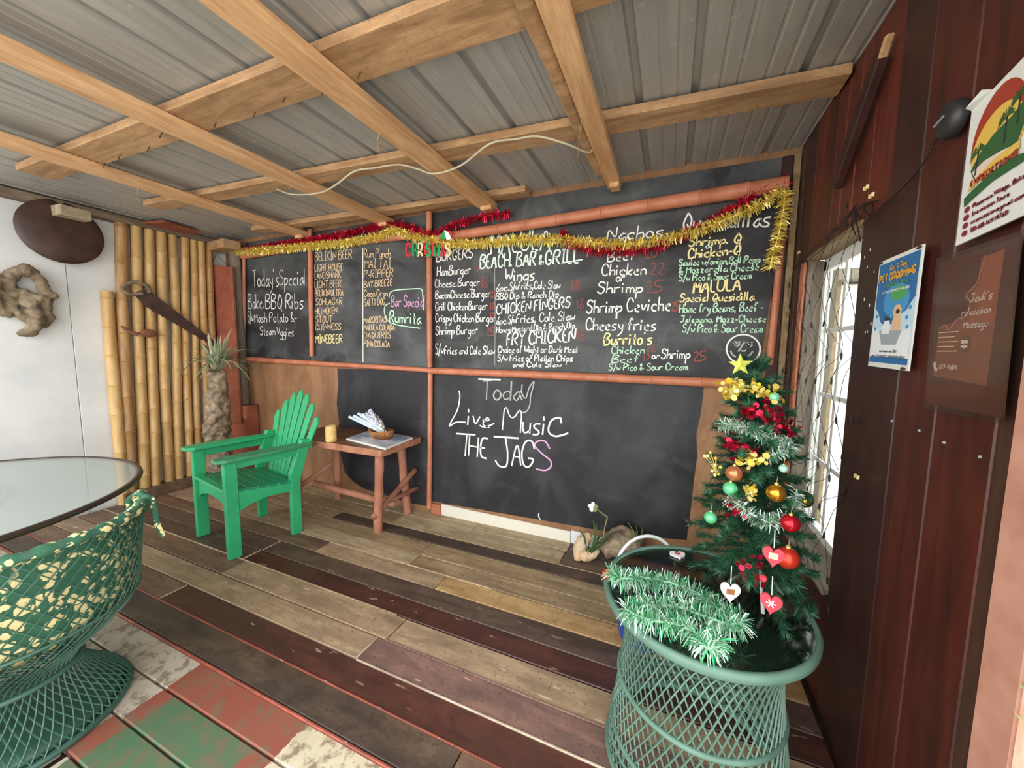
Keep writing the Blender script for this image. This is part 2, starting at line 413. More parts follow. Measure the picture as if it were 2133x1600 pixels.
wr = MB().span((XR+.03, .86, -.14), (XR+.05, 1.69, 2.52)).span((XR+.03, 2.29, -.14), (XR+.05, D+.05, 2.52)) \
    .span((XR+.03, 1.69, -.14), (XR+.05, 2.29, .44)).span((XR+.03, 1.69, 1.90), (XR+.05, 2.29, 2.52)) \
    .build('wall_right', M['rw2'], org=(XR, 1.5, 0)); tag(wr, kind='structure')
ys = [2.54, 2.46, 2.37, 2.28, 2.14, 2.03, 1.94, 1.83, 1.70, 1.53, 1.37, 1.20, 1.02, .86]
km = ['rw4', 'rw2', 'rw2', 'rw1', 'rw3', 'rw1', 'rw1', 'rw1', 'rw1', 'rw2', 'rw3', 'rw3', 'rw4']
for i in range(len(ys)-1):
    y1, y0 = ys[i]-.003, ys[i+1]
    xf = XR-.012 if y1 < 1.54 else XR+R.uniform(-.002, .003)
    if y0 < 2.2 and y0 >= 1.69:
        MB().span((xf, y0, 1.865), (XR+.03, y1, 2.5)).build('wall_board', M[km[i]], wr, bev=.003)
        MB().span((xf, y0, 0), (XR+.03, y1, .475)).build('wall_board', M['rw3' if i % 2 else 'rw2'], wr, bev=.003)
    elif 1.5 < y0 < 1.6:
        MB().span((xf, y0, 1.865), (XR+.03, y1, 2.5)).build('wall_board', M['rw1'], wr, bev=.003)
        MB().span((xf-.006, y0, 0), (XR+.03, y1, 1.862)).build('wall_board', M['rw2'], wr, bev=.003)
    else:
        MB().span((xf, y0, 0), (XR+.03, y1, 2.5)).build('wall_board', M[km[i]], wr, bev=.003)
# corner trim between back and right wall
t = MB().span((.515, D-.03, 0), (.565, D, 2.46)).build('trim_1', M['rw2'], bev=.003); tag(t, kind='structure')
t = MB().span((.568, D-.045, 0), (XR-.002, D, 2.46)).build('trim_2', M['head'], bev=.003); tag(t, kind='structure')
t = MB().span((XR-.012, 2.285, .48), (XR-.001, 2.345, 1.84)).build('trim_3', M['salmon'], bev=.002); tag(t, kind='structure')

# ------------------------------------------------------------------ window in the right wall
win = thing('window_1', None, None, (XR+.06, 2.0, 1.2)); tag(win, kind='structure')
WY0, WY1, WZ0, WZ1, XW = 1.70, 2.268, .55, 1.83, .662
MB().span((XR-.01, WY0, 1.84), (XW+.06, WY1, 1.862)).build('head_board', M['head'], win, bev=.002)
MB().box(((XR+XW+.03)/2-.012, (WY0+WY1)/2, .505), (.13, WY1-WY0, .02), Matrix.Rotation(-.38, 3, 'Y')).build('sill_board', M['sill'], win, bev=.002)
MB().span((XR, WY1, .48), (XW+.06, WY1+.0115, 1.84)).build('jamb_board', M['jamb'], win, bev=.002)
MB().span((XR, WY0-.018, .48), (XW+.06, WY0, 1.84)).build('jamb_board', M['jamb'], win, bev=.002)
fr = MB()
fr.span((XW, WY0, WZ0), (XW+.03, WY1, WZ0+.035)).span((XW, WY0, WZ1-.045), (XW+.03, WY1, WZ1+.01))
fr.span((XW, WY0, WZ0), (XW+.012, WY0+.02, WZ1)).span((XW, WY1-.03, WZ0), (XW+.012, WY1, WZ1))
fr.span((XW+.014, WY1-.045, WZ0+.035), (XW+.022, WY1-.034, WZ1-.045))
fr.build('window_frame', M['winframe'], win, bev=.0015)
for zz in (1.50, 1.20, .885):
    MB().span((XW+.010, WY0+.02, zz-.010), (XW+.018, WY1-.03, zz+.010)).build('muntin', M['winframe'], win, bev=.001)
YM = 2.035
MB().span((XW+.008, YM-.013, WZ0+.03), (XW+.016, YM+.013, WZ1-.04)).build('muntin', M['winframe'], win, bev=.001)
zs = [WZ0+.035, .885, 1.20, 1.50, WZ1-.05]
for a, b in ((WY0+.03, YM-.011), (YM+.011, WY1-.03)):
    for k in range(4):
        MB().span((XW+.012, a, zs[k]+.008), (XW+.015, b, zs[k+1]-.008)).build('pane', M['glass'], win)

# ------------------------------------------------------------------ outside (seen through the window)
sand = MB()
sand.add([(-9, -9, -.35), (12, -9, -.35), (12, 14, -.35), (-9, 14, -.35)], [(0, 1, 2, 3)])
o = sand.build('ground', M['sand'], org=(0, 0, -.35)); tag(o, kind='structure')
hs = thing('neighbouring_house', 'white lap sided house wall outside the window', 'house', (2.4, 4.7, -.35))
for i in range(27):
    z = -.25+i*.085
    MB().box((2.41, 4.6, z+.04), (1.9, .02, .092), Matrix.Rotation(.10, 3, 'X')).build('siding_board', M['siding'], hs)
MB().span((1.46, 4.63, -.35), (3.36, 4.75, 2.05)).build('wall', M['siding'], hs)
MB().span((1.34, 4.5, -.35), (1.46, 4.72, 2.1)).build('corner_post', M['head'], hs, bev=.004)
MB().box((2.4, 4.65, 2.12), (2.3, .5, .1)).build('roof_edge', M['sill'], hs, bev=.004)

# ------------------------------------------------------------------ roof
ceil = thing('ceiling', None, None, (-2, 1, 2.5)); tag(ceil, kind='structure')
def sheet(x0, x1, z, dz):
    pts = []; x = x0; per = .225
    pts.append((x, 0)); k = 0
    while x < x1-1e-4:
        for dx, h in ((.055, 0), (.060, .003), (.068, .003), (.073, 0), (.120, 0), (.125, .003), (.133, .003), (.138, 0), (.176, 0), (.182, .022), (.206, .022), (.212, 0)):
            if x+dx < x1: pts.append((x+dx, h))
        x += per
    pts.append((x1, 0)); mb = MB()
    y0, y1 = -.35, 2.60
    vs = [(p, y0, z+h+dz) for p, h in pts]+[(p, y1, z+h) for p, h in pts]; n_ = len(pts)
    mb.add(vs, [(i, i+1, n_+i+1, n_+i) for i in range(n_-1)])
    return mb
xs0 = [-4.75, -3.93, -3.09, -2.26, -1.42, -.598, .24]
for i in range(len(xs0)):
    a = xs0[i]; b = xs0[i+1]+.03 if i+1 < len(xs0) else .66
    o = sheet(a, b, 2.502+.0022*(i % 2), .02).build('roof_sheet', M['metal'], ceil)
    md = o.modifiers.new('thick', 'SOLIDIFY'); md.thickness = .0015; md.offset = 1
# left wall plate
o = MB().span((XL-.02, .15, 2.44), (XL+.10, D, 2.50)).build('wall_plate', M['beam_grey'], bev=.004)
tag(o, 'weathered grey beam along the top of the white wall', 'beam')

def quad_bar(a0, a1, b0, b1, zt, zb):
    """board between two end lines: a0,a1 = left end (y0,y1) at xa ..."""
    (xa, ya0, ya1), (xb, yb0, yb1) = a0, b0
    return MB().add([(xa, ya0, zb), (xb, yb0, zb), (xb, yb1, zb), (xa, ya1, zb), (xa, ya0, zt), (xb, yb0, zt), (xb, yb1, zt), (xa, ya1, zt)],
                    [(3, 2, 1, 0), (4, 5, 6, 7), (0, 1, 5, 4), (1, 2, 6, 5), (2, 3, 7, 6), (3, 0, 4, 7)])
pl = [('wide front purlin with a row of bent nails under it', (-3.75, 1.00, 1.155), (.58, 1.085, 1.285)),
      ('middle purlin running from the left beam to the red wall', (-3.75, 1.60, 1.72), (.59, 1.90, 2.045)),
      ('short back purlin tight above the blackboard wall', (-3.6, 2.30, 2.40), (-.95, 2.43, 2.53)),
      ('nearest purlin crossing the top left corner of the view', (-3.2, .36, .545), (-2.3, .37, .555))]
purl = []
for i, (lb, a, b) in enumerate(pl):
    t = thing('purlin', lb, 'beam', ((a[0]+b[0])/2, (a[1]+b[1])/2, 2.46), 'rough roof purlins')
    quad_bar(a, None, b, None, 2.502, 2.462).build('board', M['purlin'], t, bev=.003)
    purl.append(t)
for i in range(11):   # nails in the front purlin
    x = -3.3+i*.215+R.uniform(-.04, .04); y = 1.13+R.uniform(-.03, .05)+(x+3.3)*.015
    MB().tube([(x, y, 2.464), (x+R.uniform(-.006, .006), y-.012, 2.432)], .0022, 5).build('nail', M['nail'], purl[0])
rf = [('right-hand rafter with a split knotty bottom face', -.372, .085, 2.418, -.3, 2.50),
      ('rafter ending above the word wall sign, third from the left', -1.275, .125, 2.418, -.3, 2.55),
      ('second rafter from the left wall', -2.22, .12, 2.418, -.3, 2.55),
      ('rafter nearest the white left wall', -3.19, .125, 2.418, -.3, 2.54)]
rf[1] = ('rafter whose end hangs over the red tinsel end', )+rf[1][1:]
for lb, x, wd, zb, y0, y1 in rf:
    t = thing('rafter', lb, 'beam', (x, 1.2, zb), 'roof rafters')
    MB().box((x, (y1-.33)/2, zb+.020), (wd, y1+.33, .044)).build('board', M['joist'], t, bev=.004)
    MB().box((x+.01, y1-.05, zb-.012), (wd*.7, .09, .03)).build('end_notch', M['joist'], t, bev=.006)
# second lath nailed beside the right rafter
o = MB().tube(curve([(-.44, -.33, 2.437), (-.452, .9, 2.436), (-.445, 1.5, 2.434), (-.44, 2.0, 2.436), (-.425, 2.3, 2.434)], 5), [.028]*21, 6, sq=.5).build('split_lath', M['purlin'], smooth='auto')
tag(o, 'bark-edged split lath nailed along the right-hand rafter', 'lath')
# wood blocks
a = at(140, 385, 0, XL+.15)
o = MB().box((XL+.16, a.y, 2.40), (.15, .17, .075), rz(.1)).build('wood_block', M['block'], bev=.004); tag(o, 'pale wood block under the front purlin above the oval tray', 'block')
o = MB().box((-4.18, 2.40, 2.40), (.30, .16, .085), rz(-.1)).build('wood_block', M['purlin'], bev=.006); tag(o, 'rough wood block in the back left corner under the roof', 'block')
o = MB().box((XL+.20, 2.02, 2.478), (.22, .32, .02), rz(.2)).build('scrap_board', M['terra'], bev=.003); tag(o, 'reddish board scrap under the roof near the left wall', 'board')
# diagonal brace on right wall
bp0 = at(1845, 92, 0, XR-.03); bp1 = at(1742, 388, 0, XR-.03)
t = thing('diagonal_brace', 'splintered dark brace leaning high on the red wall', 'board', bp1)
def bar(p0, p1, w_, th, nrm):
    d = (p1-p0).normalized(); nrm = V(nrm); s_ = d.cross(nrm).normalized()
    return MB().prism([p0+s_*w_/2+nrm*th/2, p0-s_*w_/2+nrm*th/2, p1-s_*w_/2+nrm*th/2, p1+s_*w_/2+nrm*th/2], -nrm*th)
bar(bp0+V((0, .02, -.02)), bp1, .055, .03, (1, 0, 0)).build('board', M['rw2'], t, bev=.004)
bar(bp0+V((-.0, -.028, .012)), bp0*.72+bp1*.28+V((0, -.028, 0)), .014, .026, (1, 0, 0)).build('split_edge', M['purlin'], t, bev=.006)

# ------------------------------------------------------------------ salmon post at the right
t = thing('corner_post', 'rough salmon painted post at the right edge', 'post', (.58, .80, 0))
MB().span((.508, .772, -.04), (.72, .85, 2.5)).build('post', M['salmon_smooth'], t, bev=.004)
# rough sawn front face as relief
mb = MB(); nx, nz = 22, 120
for j in range(nz+1):
    for i in range(nx+1):
        x = .508+.212*i/nx; z = 2.5*j/nz
        mb.v.append(V((x, .768-(0 if i in (0, nx) else R.uniform(0, .008)), z)))
for j in range(nz):
    for i in range(nx):
        k = j*(nx+1)+i; mb.f.append((k, k+1, k+nx+2, k+nx+1))
mb.build('rough_face', M['salmon_post'], t, smooth=True)

# ------------------------------------------------------------------ painted bamboo frame on the back wall
def wp(px, py, off=0.0): return at(px, py, 1, D-off)
def bamboo(p0, p1, r0, r1, step=.22, n=12, wob=.006, seed=0, flip=False):
    rr = random.Random(seed); p0 = V(p0); p1 = V(p1); L = (p1-p0).length; d = (p1-p0)/L
    s_ = d.orthogonal().normalized(); q_ = d.cross(s_)
    pts = []; rs = []; nodes = []; x = rr.uniform(.3, 1)*step
    while x < L-.03: nodes.append(x); x += step*rr.uniform(.8, 1.2)
    stops = [0]
    for a in nodes: stops += [a-.014, a-.005, a, a+.005, a+.014]
    stops.append(L); a1, a2 = rr.uniform(0, 6), rr.uniform(0, 6)
    for x in stops:
        r_ = r0+(r1-r0)*x/L
        if any(abs(x-a) < .001 for a in nodes): r_ *= 1.0
        elif any(abs(x-a) < .008 for a in nodes): r_ *= 1.10
        off = s_*wob*sin(x*2.3+a1)+q_*wob*sin(x*1.9+a2)
        pts.append(p0+d*x+off); rs.append(r_)
    return MB().tube(pts, rs, n)
rails = [
 ('bamboo_rail', 'thin salmon bamboo rail under the drinks boards', (512, 748), (893, 771), .030, .028, .020),
 ('bamboo_rail', 'long salmon bamboo rail under the large food menu', (893, 772), (1560, 800), .034, .027, .029),
 ('bamboo_rail', 'thick glossy bamboo rail slanting along the top of the food menu', (905, 497), (1640, 384), .055, .033, .042),
 ('bamboo_rail', 'bamboo rail over the drinks lists behind the gold tinsel', (655, 512), (893, 488), .036, .03, .03),
 ('bamboo_rail', 'short bamboo rail over the special of the day board', (505, 535), (645, 514), .034, .026, .026),
 ('bamboo_upright', 'salmon upright between drinks lists and burgers', (894, 442), (896, 765), .045, .024, .022),
 ('bamboo_upright', 'salmon upright standing on the floor beside the live music notice', (896, 778), (894, 1058), .03, .021, .021),
 ('bamboo_upright', 'salmon upright between the special board and the beers', (646, 478), (650, 742), .035, .021, .021),
 ('bamboo_upright', 'thin salmon upright at the left end of the boards', (509, 540), (509, 842), .028, .015, .016),
 ('bamboo_upright', 'salmon upright at the right end of the food menu', (1632, 470), (1603, 760), .03, .018, .02)]
for i, (nm, lb, a, b, off, r0, r1) in enumerate(rails):
    o = bamboo(wp(*a, off), wp(*b, off), r0, r1, .26, seed=i, wob=.002).build(nm, M['salmon'], smooth='auto'); tag(o, lb, 'bamboo pole')

# ------------------------------------------------------------------ stroke lettering
GL = dict((k, (int(w_), s_)) for k, w_, s_ in (x.split('~') for x in """A~4~03 29 43|15 35;B~4~03 09 39 48 37 06|06 36 45 44 33 03;C~4~47 39 19 07 05 13 33 44;D~4~03 09 29 47 45 23 03;E~3~39 09 03 33|06 26;F~3~39 09 03|06 26;G~4~47 39 19 07 05 13 33 45 25;H~4~09 03|49 43|06 46;I~2~19 13|09 29|03 23;J~4~09 49|39 34 13 04;K~4~09 03|49 06 43;L~3~09 03 33;M~4~03 09 25 49 43;N~4~03 09 43 49;O~4~29 17 05 13 33 45 47 29;P~4~03 09 39 48 36 06;Q~4~29 17 05 13 33 45 47 29|25 42;R~4~03 09 39 48 36 06|16 43;S~4~48 39 19 07 36 45 33 13 04;T~4~09 49|29 23;U~4~09 04 23 44 49;V~4~09 23 49;W~5~09 13 27 43 59;X~4~09 43|49 03;Y~4~09 26 49|26 23;Z~4~09 49 03 43;a~3~35 26 15 04 13 23 35|36 34 43;b~3~09 03 23 34 35 26 05;c~3~35 26 05 04 13 33;d~3~35 26 05 04 13 34|39 33;e~3~05 35 26 15 04 13 33;f~3~38 29 18 13|06 26;g~3~35 26 05 04 13 34|36 31 10 01;h~3~09 03|05 26 35 33;i~1~06 03|08 07;j~2~16 11 00|18 17;k~3~09 03|36 04 33;l~1~09 03;m~4~06 03|05 16 25 23|25 36 45 43;n~3~06 03|05 26 35 33;o~3~16 05 04 13 23 34 35 26 16;p~3~06 00|05 26 35 34 13 04;q~3~36 30|35 16 05 04 23 34;r~3~06 03|05 16 36;s~3~36 16 05 34 23 03;t~2~18 13 23|06 26;u~3~06 04 13 34|36 33;v~3~06 13 36;w~4~06 13 25 33 46;x~3~06 33|36 03;y~3~06 14 34|36 32 11 00;z~3~06 36 03 33;0~3~19 07 05 13 23 35 37 29 19;1~2~08 19 13;2~3~08 29 37 03 43;3~3~08 29 37 16|16 35 23 04;4~4~29 05 45|39 33;5~4~49 09 06 36 44 13 03;6~3~39 15 04 13 33 35 16 05;7~4~09 49 13;8~4~26 08 29 38 26 04 13 33 44 26;9~3~35 17 28 37 35 13;&~4~43 07 19 28 04 13 34 45;/~3~02 39;-~2~05 25;'~1~09 08;.~1~03 04;,~1~04 02;@~4~35 25 24 34 36 16 04 13 33;(~1~19 07 05 13;)~1~09 17 15 03""".split(';')))
def strokes(txt):
    x = 0; out = []
    for ch in txt:
        if ch == ' ': x += 2.2; continue
        w_, s_ = GL.get(ch, (2, '05 25'))
        for st in s_.split('|'):
            out.append([(x+int(p[0]), int(p[1])-3) for p in st.split()])
        x += w_+1.15
    return out, x-1.15
def write(mb, txt, P0, P1, h, nrm, w_, off=.001, up=(0, 0, 1), jit=.12, smooth=2, slant=.08, seed=1, thick=0):
    """letters along P0->P1 (world), capital height h (world)"""
    rr = random.Random(sum(map(ord, txt))+seed)
    st, L = strokes(txt); P0 = V(P0); P1 = V(P1); ex = (P1-P0)/L; up = V(up); ey = up*(h/6); nrm = V(nrm)
    for s_ in st:
        P = [P0+ex*(x+slant*y+rr.uniform(-jit, jit))+ey*(y+rr.uniform(-jit, jit)) for x, y in s_]
        P = chaikin(P, smooth)
        ww = w_*rr.uniform(.8, 1.15)
        d = (P[-1]-P[0]); 
        mb.ribbon(P, nrm, ww, off)
    return mb

# ------------------------------------------------------------------ chalkboards
def board(name, label, poly, mat, off=.008, ztop=None):
    P = [wp(*q, 0) for q in poly]
    if ztop:
        for i in ztop: P[i].z = 2.465
    P = [V((p.x, D-off, p.z)) for p in P]
    t = thing(name, label, 'chalkboard', (sum(p.x for p in P)/len(P), D-off, min(p.z for p in P)))
    MB().prism(P, (0, off-.0062, 0)).build('panel', M[mat], t)
    return t
b1 = board('chalkboard', 'small chalkboard with the special of the day in white chalk', [(512, 480), (512, 745), (648, 755), (648, 480)], 'board', ztop=(0, 3))
b2 = board('chalkboard', 'chalkboard listing beers and cocktails in peach chalk', [(649, 480), (649, 755), (893, 770), (893, 480)], 'board', ztop=(0, 3))
b3 = board('chalkboard', 'large chalkboard food menu with burgers, wings and burritos', [(895, 480), (895, 772), (1575, 797), (1640, 480)], 'board', ztop=(0, 3))
b3c = [c for c in b3.children]
rag = [(704, 768), (706, 800), (703, 840), (708, 880), (704, 925), (712, 950), (720, 985), (738, 1003), (760, 1018), (800, 1030), (850, 1046), (892, 1054), (892, 771)]
b4 = board('chalkboard', 'ragged black painted patch behind the side table', rag, 'board2', off=.0085)
b5 = board('chalkboard', 'large lower chalkboard announcing live music', [(899, 775), (899, 1043), (1090, 1076), (1235, 1101), (1300, 1112), (1430, 1124), (1436, 1080), (1444, 1010), (1452, 950), (1450, 905), (1460, 860), (1466, 806)], 'board2', off=.0085)

NB = (0, -1, 0)
def lines(parent, mat, items, z, off, name='chalk_lettering', wk=.0075):
    for it in items:
        mb = MB()
        txt, x0, y0, x1, y1, h = it[:6]
        p0 = wp(*z(x0, y0), off); p1 = wp(*z(x1, y1), off)
        hh = (wp(*z(x0, y0-h), off)-p0).length
        k = wk*(it[6] if len(it) > 6 else 1)
        write(mb, txt, p0, p1, hh, NB, k, 0)
        mb.build(name, M[mat], parent)
zA = lambda x, y: (480+x*.21245, 440+y*.2125)
zB = lambda x, y: (890+x*.22495, 430+y*.225)
zC = lambda x, y: (1200+x*.22505, 430+y*.225)
zD = lambda x, y: (880+x*.29067, 770+y*.29067)
off = .0095
lines(b1, 'wtext', [("Today's", 220, 745, 475, 735, 165), ("Special", 480, 725, 735, 722, 150), ('Bake.', 175, 955, 330, 950, 140), ('BBQ Ribs', 345, 955, 715, 955, 140, 1.1),
    ('S/w', 172, 1090, 225, 1085, 110, .9), ('Mash Potato &-', 235, 1090, 650, 1085, 95, .9), ('Steam', 290, 1215, 440, 1215, 85, .9), ('Vggies', 455, 1220, 620, 1225, 85, .9)], zA, off)
lines(b2, 'ptext', [('BELIKIN BEER', 830, 490, 1190, 462, 85), ('LIGHT HOUSE', 825, 588, 1100, 578, 65), ('LANDSHARK', 825, 668, 1085, 650, 65), ('LIGHT BEER', 825, 755, 1085, 740, 68),
    ('BELIKIN ULTRA', 830, 835, 1105, 828, 62), ('SOHLAGAR', 835, 920, 1095, 915, 66), ('HEINEKEN', 830, 1010, 1045, 1003, 60), ('STOUT', 835, 1095, 995, 1090, 66), ('GUINNESS', 835, 1170, 1085, 1163, 62),
    ('Rum Punch', 1310, 455, 1570, 453, 85), ('MAI TAI', 1315, 555, 1570, 548, 85), ('P-RIPPER', 1310, 655, 1595, 640, 75), ('BAY.BREEZE', 1310, 750, 1585, 728, 64), ('Coco.Cran', 1310, 840, 1540, 835, 68),
    ('SALTY DOG', 1310, 930, 1515, 915, 68), ('MARGRITAS', 1310, 1100, 1530, 1088, 60), ('MALULA COLADA', 1310, 1168, 1610, 1170, 60), ('DAQUIRIS', 1310, 1245, 1570, 1245, 60), ('PINA COLADA', 1310, 1325, 1560, 1335, 62)], zA, off, wk=.0062)
lines(b2, 'ytext', [('MINEBEER', 835, 1292, 1095, 1292, 80)], zA, off, wk=.008)
lines(b2, 'pinktext', [('Bar Special', 1575, 935, 1905, 935, 105)], zA, off, wk=.008)
lines(b2, 'mtext', [('Rumrita', 1560, 1090, 1860, 1105, 115)], zA, off, wk=.011)
def rib(parent, mat, pts, z, w_, off_=.0093, smooth=True, name='chalk_line'):
    P = [wp(*z(*q), off_) for q in pts]
    if smooth: P = curve(P, 6)
    return MB().ribbon(P, NB, w_).build(name, M[mat], parent)
rib(b2, 'wtext', [(1298, 360), (1298, 800), (1300, 1480)], zA, .008, smooth=False)
rib(b2, 'mtext', [(1555, 850), (1570, 795), (1640, 772), (1780, 762), (1870, 765), (1885, 830), (1895, 970)], zA, .009)
rib(b2, 'mtext', [(1560, 900), (1515, 935), (1510, 1000), (1545, 1075), (1620, 1110), (1720, 1130), (1860, 1148)], zA, .009)
lines(b3, 'wtext', [('BURGERS', 85, 512, 420, 475, 90, 1.2), ('HamBurger', 90, 645, 400, 622, 85), ('Cheese.Burger', 70, 750, 485, 732, 72), ('BaconCheese.Burger', 75, 855, 585, 838, 72), ('Grill ChickenBurger', 75, 965, 555, 955, 75),
    ('Crispy Chicken Burger', 75, 1068, 628, 1070, 75), ('Shrimp Burger', 75, 1190, 465, 1180, 80), ('S/w', 75, 1370, 150, 1368, 100), ('Fries and Cole Slaw', 160, 1368, 625, 1370, 72),
    ('6pc.', 635, 790, 760, 780, 70), ('S/w', 765, 785, 840, 775, 80), ('Fries,Cole Slaw', 845, 768, 1230, 760, 72), ('BBQ Dip & Ranch Dip', 635, 865, 1215, 840, 62), ('CHICKEN FINGERS', 640, 1000, 1320, 935, 92, 1.2),
    ('6pc.', 640, 1092, 745, 1090, 72), ('S/w', 750, 1088, 820, 1084, 80), ('Fries, Cole Slaw', 825, 1080, 1365, 1052, 82), ('Honey Mustard Dip & Ranch Dip', 640, 1172, 1365, 1130, 56), ('FRY CHICKEN', 735, 1290, 1365, 1250, 115, 1.5),
    ('Choice of Wight or Dark Meat', 655, 1355, 1390, 1355, 62), ('S/w Fries or Platian Chips', 650, 1432, 1345, 1435, 60), ('and Cole Slaw', 790, 1487, 1240, 1487, 48),
    ('Wings', 720, 695, 990, 682, 115, 1.4)], zB, off, wk=.0075)
lines(b3, 'wtext', [('Nachos', 290, 312, 800, 285, 115, 1.2), ('Beef', 290, 515, 545, 490, 90, 1.2), ('Chicken', 235, 640, 645, 632, 105, 1.2), ('or', 370, 697, 450, 692, 85), ('Shrimp', 195, 805, 610, 800, 105, 1.2),
    ('Shrimp Ceviche', 95, 990, 870, 962, 120, 1.3), ('Cheesy fries', 90, 1145, 735, 1150, 110, 1.2), ('Quesadillas', 985, 215, 1790, 185, 150, 1.2), ('or', 700, 1410, 770, 1410, 60), ('Shrimp', 785, 1410, 1050, 1408, 90)], zC, off)
lines(b3, 'ktext', [('MALULA', 590, 440, 1130, 400, 215, 1.5), ('BEACH. BAR', 490, 575, 1000, 545, 125, 1.4), ('&', 1035, 540, 1075, 538, 90, 1.2), ('GRILL', 1090, 540, 1400, 520, 125, 1.4)], zB, off, wk=.0085)
rib(b3, 'ktext', [(1260, 520), (1440, 492)], zB, .008, smooth=False)
rib(b3, 'gtext', [(640, 555), (625, 600), (628, 1000), (625, 1470)], zB, .004)
lines(b3, 'ytext', [('Shrimp. Q', 1040, 372, 1520, 335, 85, 1.2), ('Chicken-Q', 1035, 485, 1515, 440, 90, 1.3), ('MALULA', 1085, 805, 1515, 775, 112, 1.4), ('Special Quesidilla', 960, 885, 1640, 870, 75), ("Burrito's", 255, 1285, 700, 1275, 110, 1.5)], zC, off)
lines(b3, 'mtext', [('Sautee w/onion,Bell Pepp', 950, 552, 1700, 520, 62), ('& Mozzarella Cheese', 950, 622, 1690, 590, 62), ('S/w Pico & Sour Cream', 950, 692, 1620, 668, 62), ('Home fry Beans, Beef -', 955, 985, 1725, 968, 78),
    ('Jalapeno, Mozz-Cheese', 965, 1075, 1755, 1070, 62), ('S/w Pico & Sour Cream', 985, 1165, 1725, 1168, 76), ('Chicken', 325, 1365, 630, 1362, 72), ('Beef', 330, 1450, 580, 1442, 72), ('S/w Pico & Sour Cream', 300, 1520, 1030, 1515, 62), ('or', 1200, 388, 1265, 383, 50)], zC, off, wk=.0068)
lines(b3, 'rtext', [('14', 435, 640, 490, 635, 85), ('16', 500, 755, 555, 752, 110), ('21', 588, 842, 628, 840, 62), ('18', 580, 950, 625, 950, 60), ('18', 580, 1030, 625, 1028, 50), ('25', 545, 1197, 622, 1197, 78), ('18', 1330, 772, 1410, 770, 90), ('18', 1378, 945, 1448, 943, 88), ('15', 1385, 1242, 1460, 1240, 95)], zB, off, wk=.0065)
lines(b3, 'rtext', [('20', 625, 482, 745, 470, 75), ('22', 680, 632, 805, 625, 110), ('25', 645, 800, 795, 792, 110), ('25', 880, 970, 950, 965, 88), ('22', 650, 1345, 720, 1343, 60), ('17', 620, 1432, 680, 1430, 62), ('25', 1080, 1432, 1200, 1428, 90)], zC, off, wk=.0065)
# round chalk face in the lower right corner of the menu
circ = [(1548+155*cos(a), 1322+135*sin(a)) for a in [radians(q) for q in range(-60, 301, 15)]]
rib(b3, 'wtext', circ, zC, .009, name='chalk_face')
mb = MB()
for ex, ey in ((1487, 1272), (1600, 1280)):
    mb.ribbon(curve([wp(*zC(ex+38*cos(a*1.9)*(.5+.5*(a % 2)), ey+24*sin(a*2.3)), off) for a in range(14)], 3), NB, .006)
for pts in ([(1560, 1250), (1525, 1310), (1500, 1345)], [(1530, 1335), (1550, 1340), (1575, 1332)], [(1590, 1385), (1615, 1370), (1635, 1340)], [(1430, 1335), (1445, 1370), (1480, 1395)]):
    mb.ribbon(curve([wp(*zC(*q), off) for q in pts], 5), NB, .009)
mb.build('chalk_face', M['gtext'], b3)
lines(b5, 'gtext', [('Toda', 425, 215, 700, 222, 135, 1.2)], zD, off, wk=.0095)
rib(b5, 'wtext', [(400, 68), (560, 72)], zD, .012, off, False)
rib(b5, 'gtext', [(715, 105), (712, 165), (740, 205), (765, 130), (800, 88), (775, 190), (770, 250), (745, 300), (700, 310)], zD, .0095, off)
rib(b5, 'wtext', [(262, 150), (268, 200), (250, 290), (205, 375), (195, 405), (240, 378), (310, 378)], zD, .011, off)
lines(b5, 'wtext', [('ive', 325, 400, 480, 412, 140, 1.25), ('M', 570, 430, 700, 455, 200, 1.2), ('us', 715, 455, 840, 470, 160, 1.2), ('i', 862, 470, 878, 470, 160, 1.2)], zD, off, wk=.0095)
rib(b5, 'wtext', [(410, 400), (450, 412), (515, 385)], zD, .011, off)
rib(b5, 'wtext', [(995, 385), (985, 345), (930, 360), (905, 410), (910, 455), (960, 478), (1045, 455)], zD, .013, off)
lines(b5, 'wtext', [('HE', 330, 615, 460, 635, 140, 1.3), ('A', 640, 690, 705, 690, 190, 1.2), ('G', 705, 695, 795, 700, 190, 1.3)], zD, off, wk=.0095)
rib(b5, 'wtext', [(240, 458), (380, 468)], zD, .013, off, False)
rib(b5, 'wtext', [(318, 470), (305, 620)], zD, .011, off, False)
rib(b5, 'wtext', [(510, 480), (690, 492)], zD, .014, off, False)
rib(b5, 'wtext', [(595, 490), (610, 600), (600, 690), (550, 690), (522, 650)], zD, .013, off)
rib(b5, 'pinktext', [(912, 568), (880, 515), (830, 512), (805, 545), (860, 605), (915, 650), (920, 695), (880, 722), (815, 712)], zD, .011, off)
# small white chip of chalk on the board edge and dust stroke
rib(b5, 'wtext', [(835, 1030), (832, 1050), (845, 1075)], zD, .008, off)

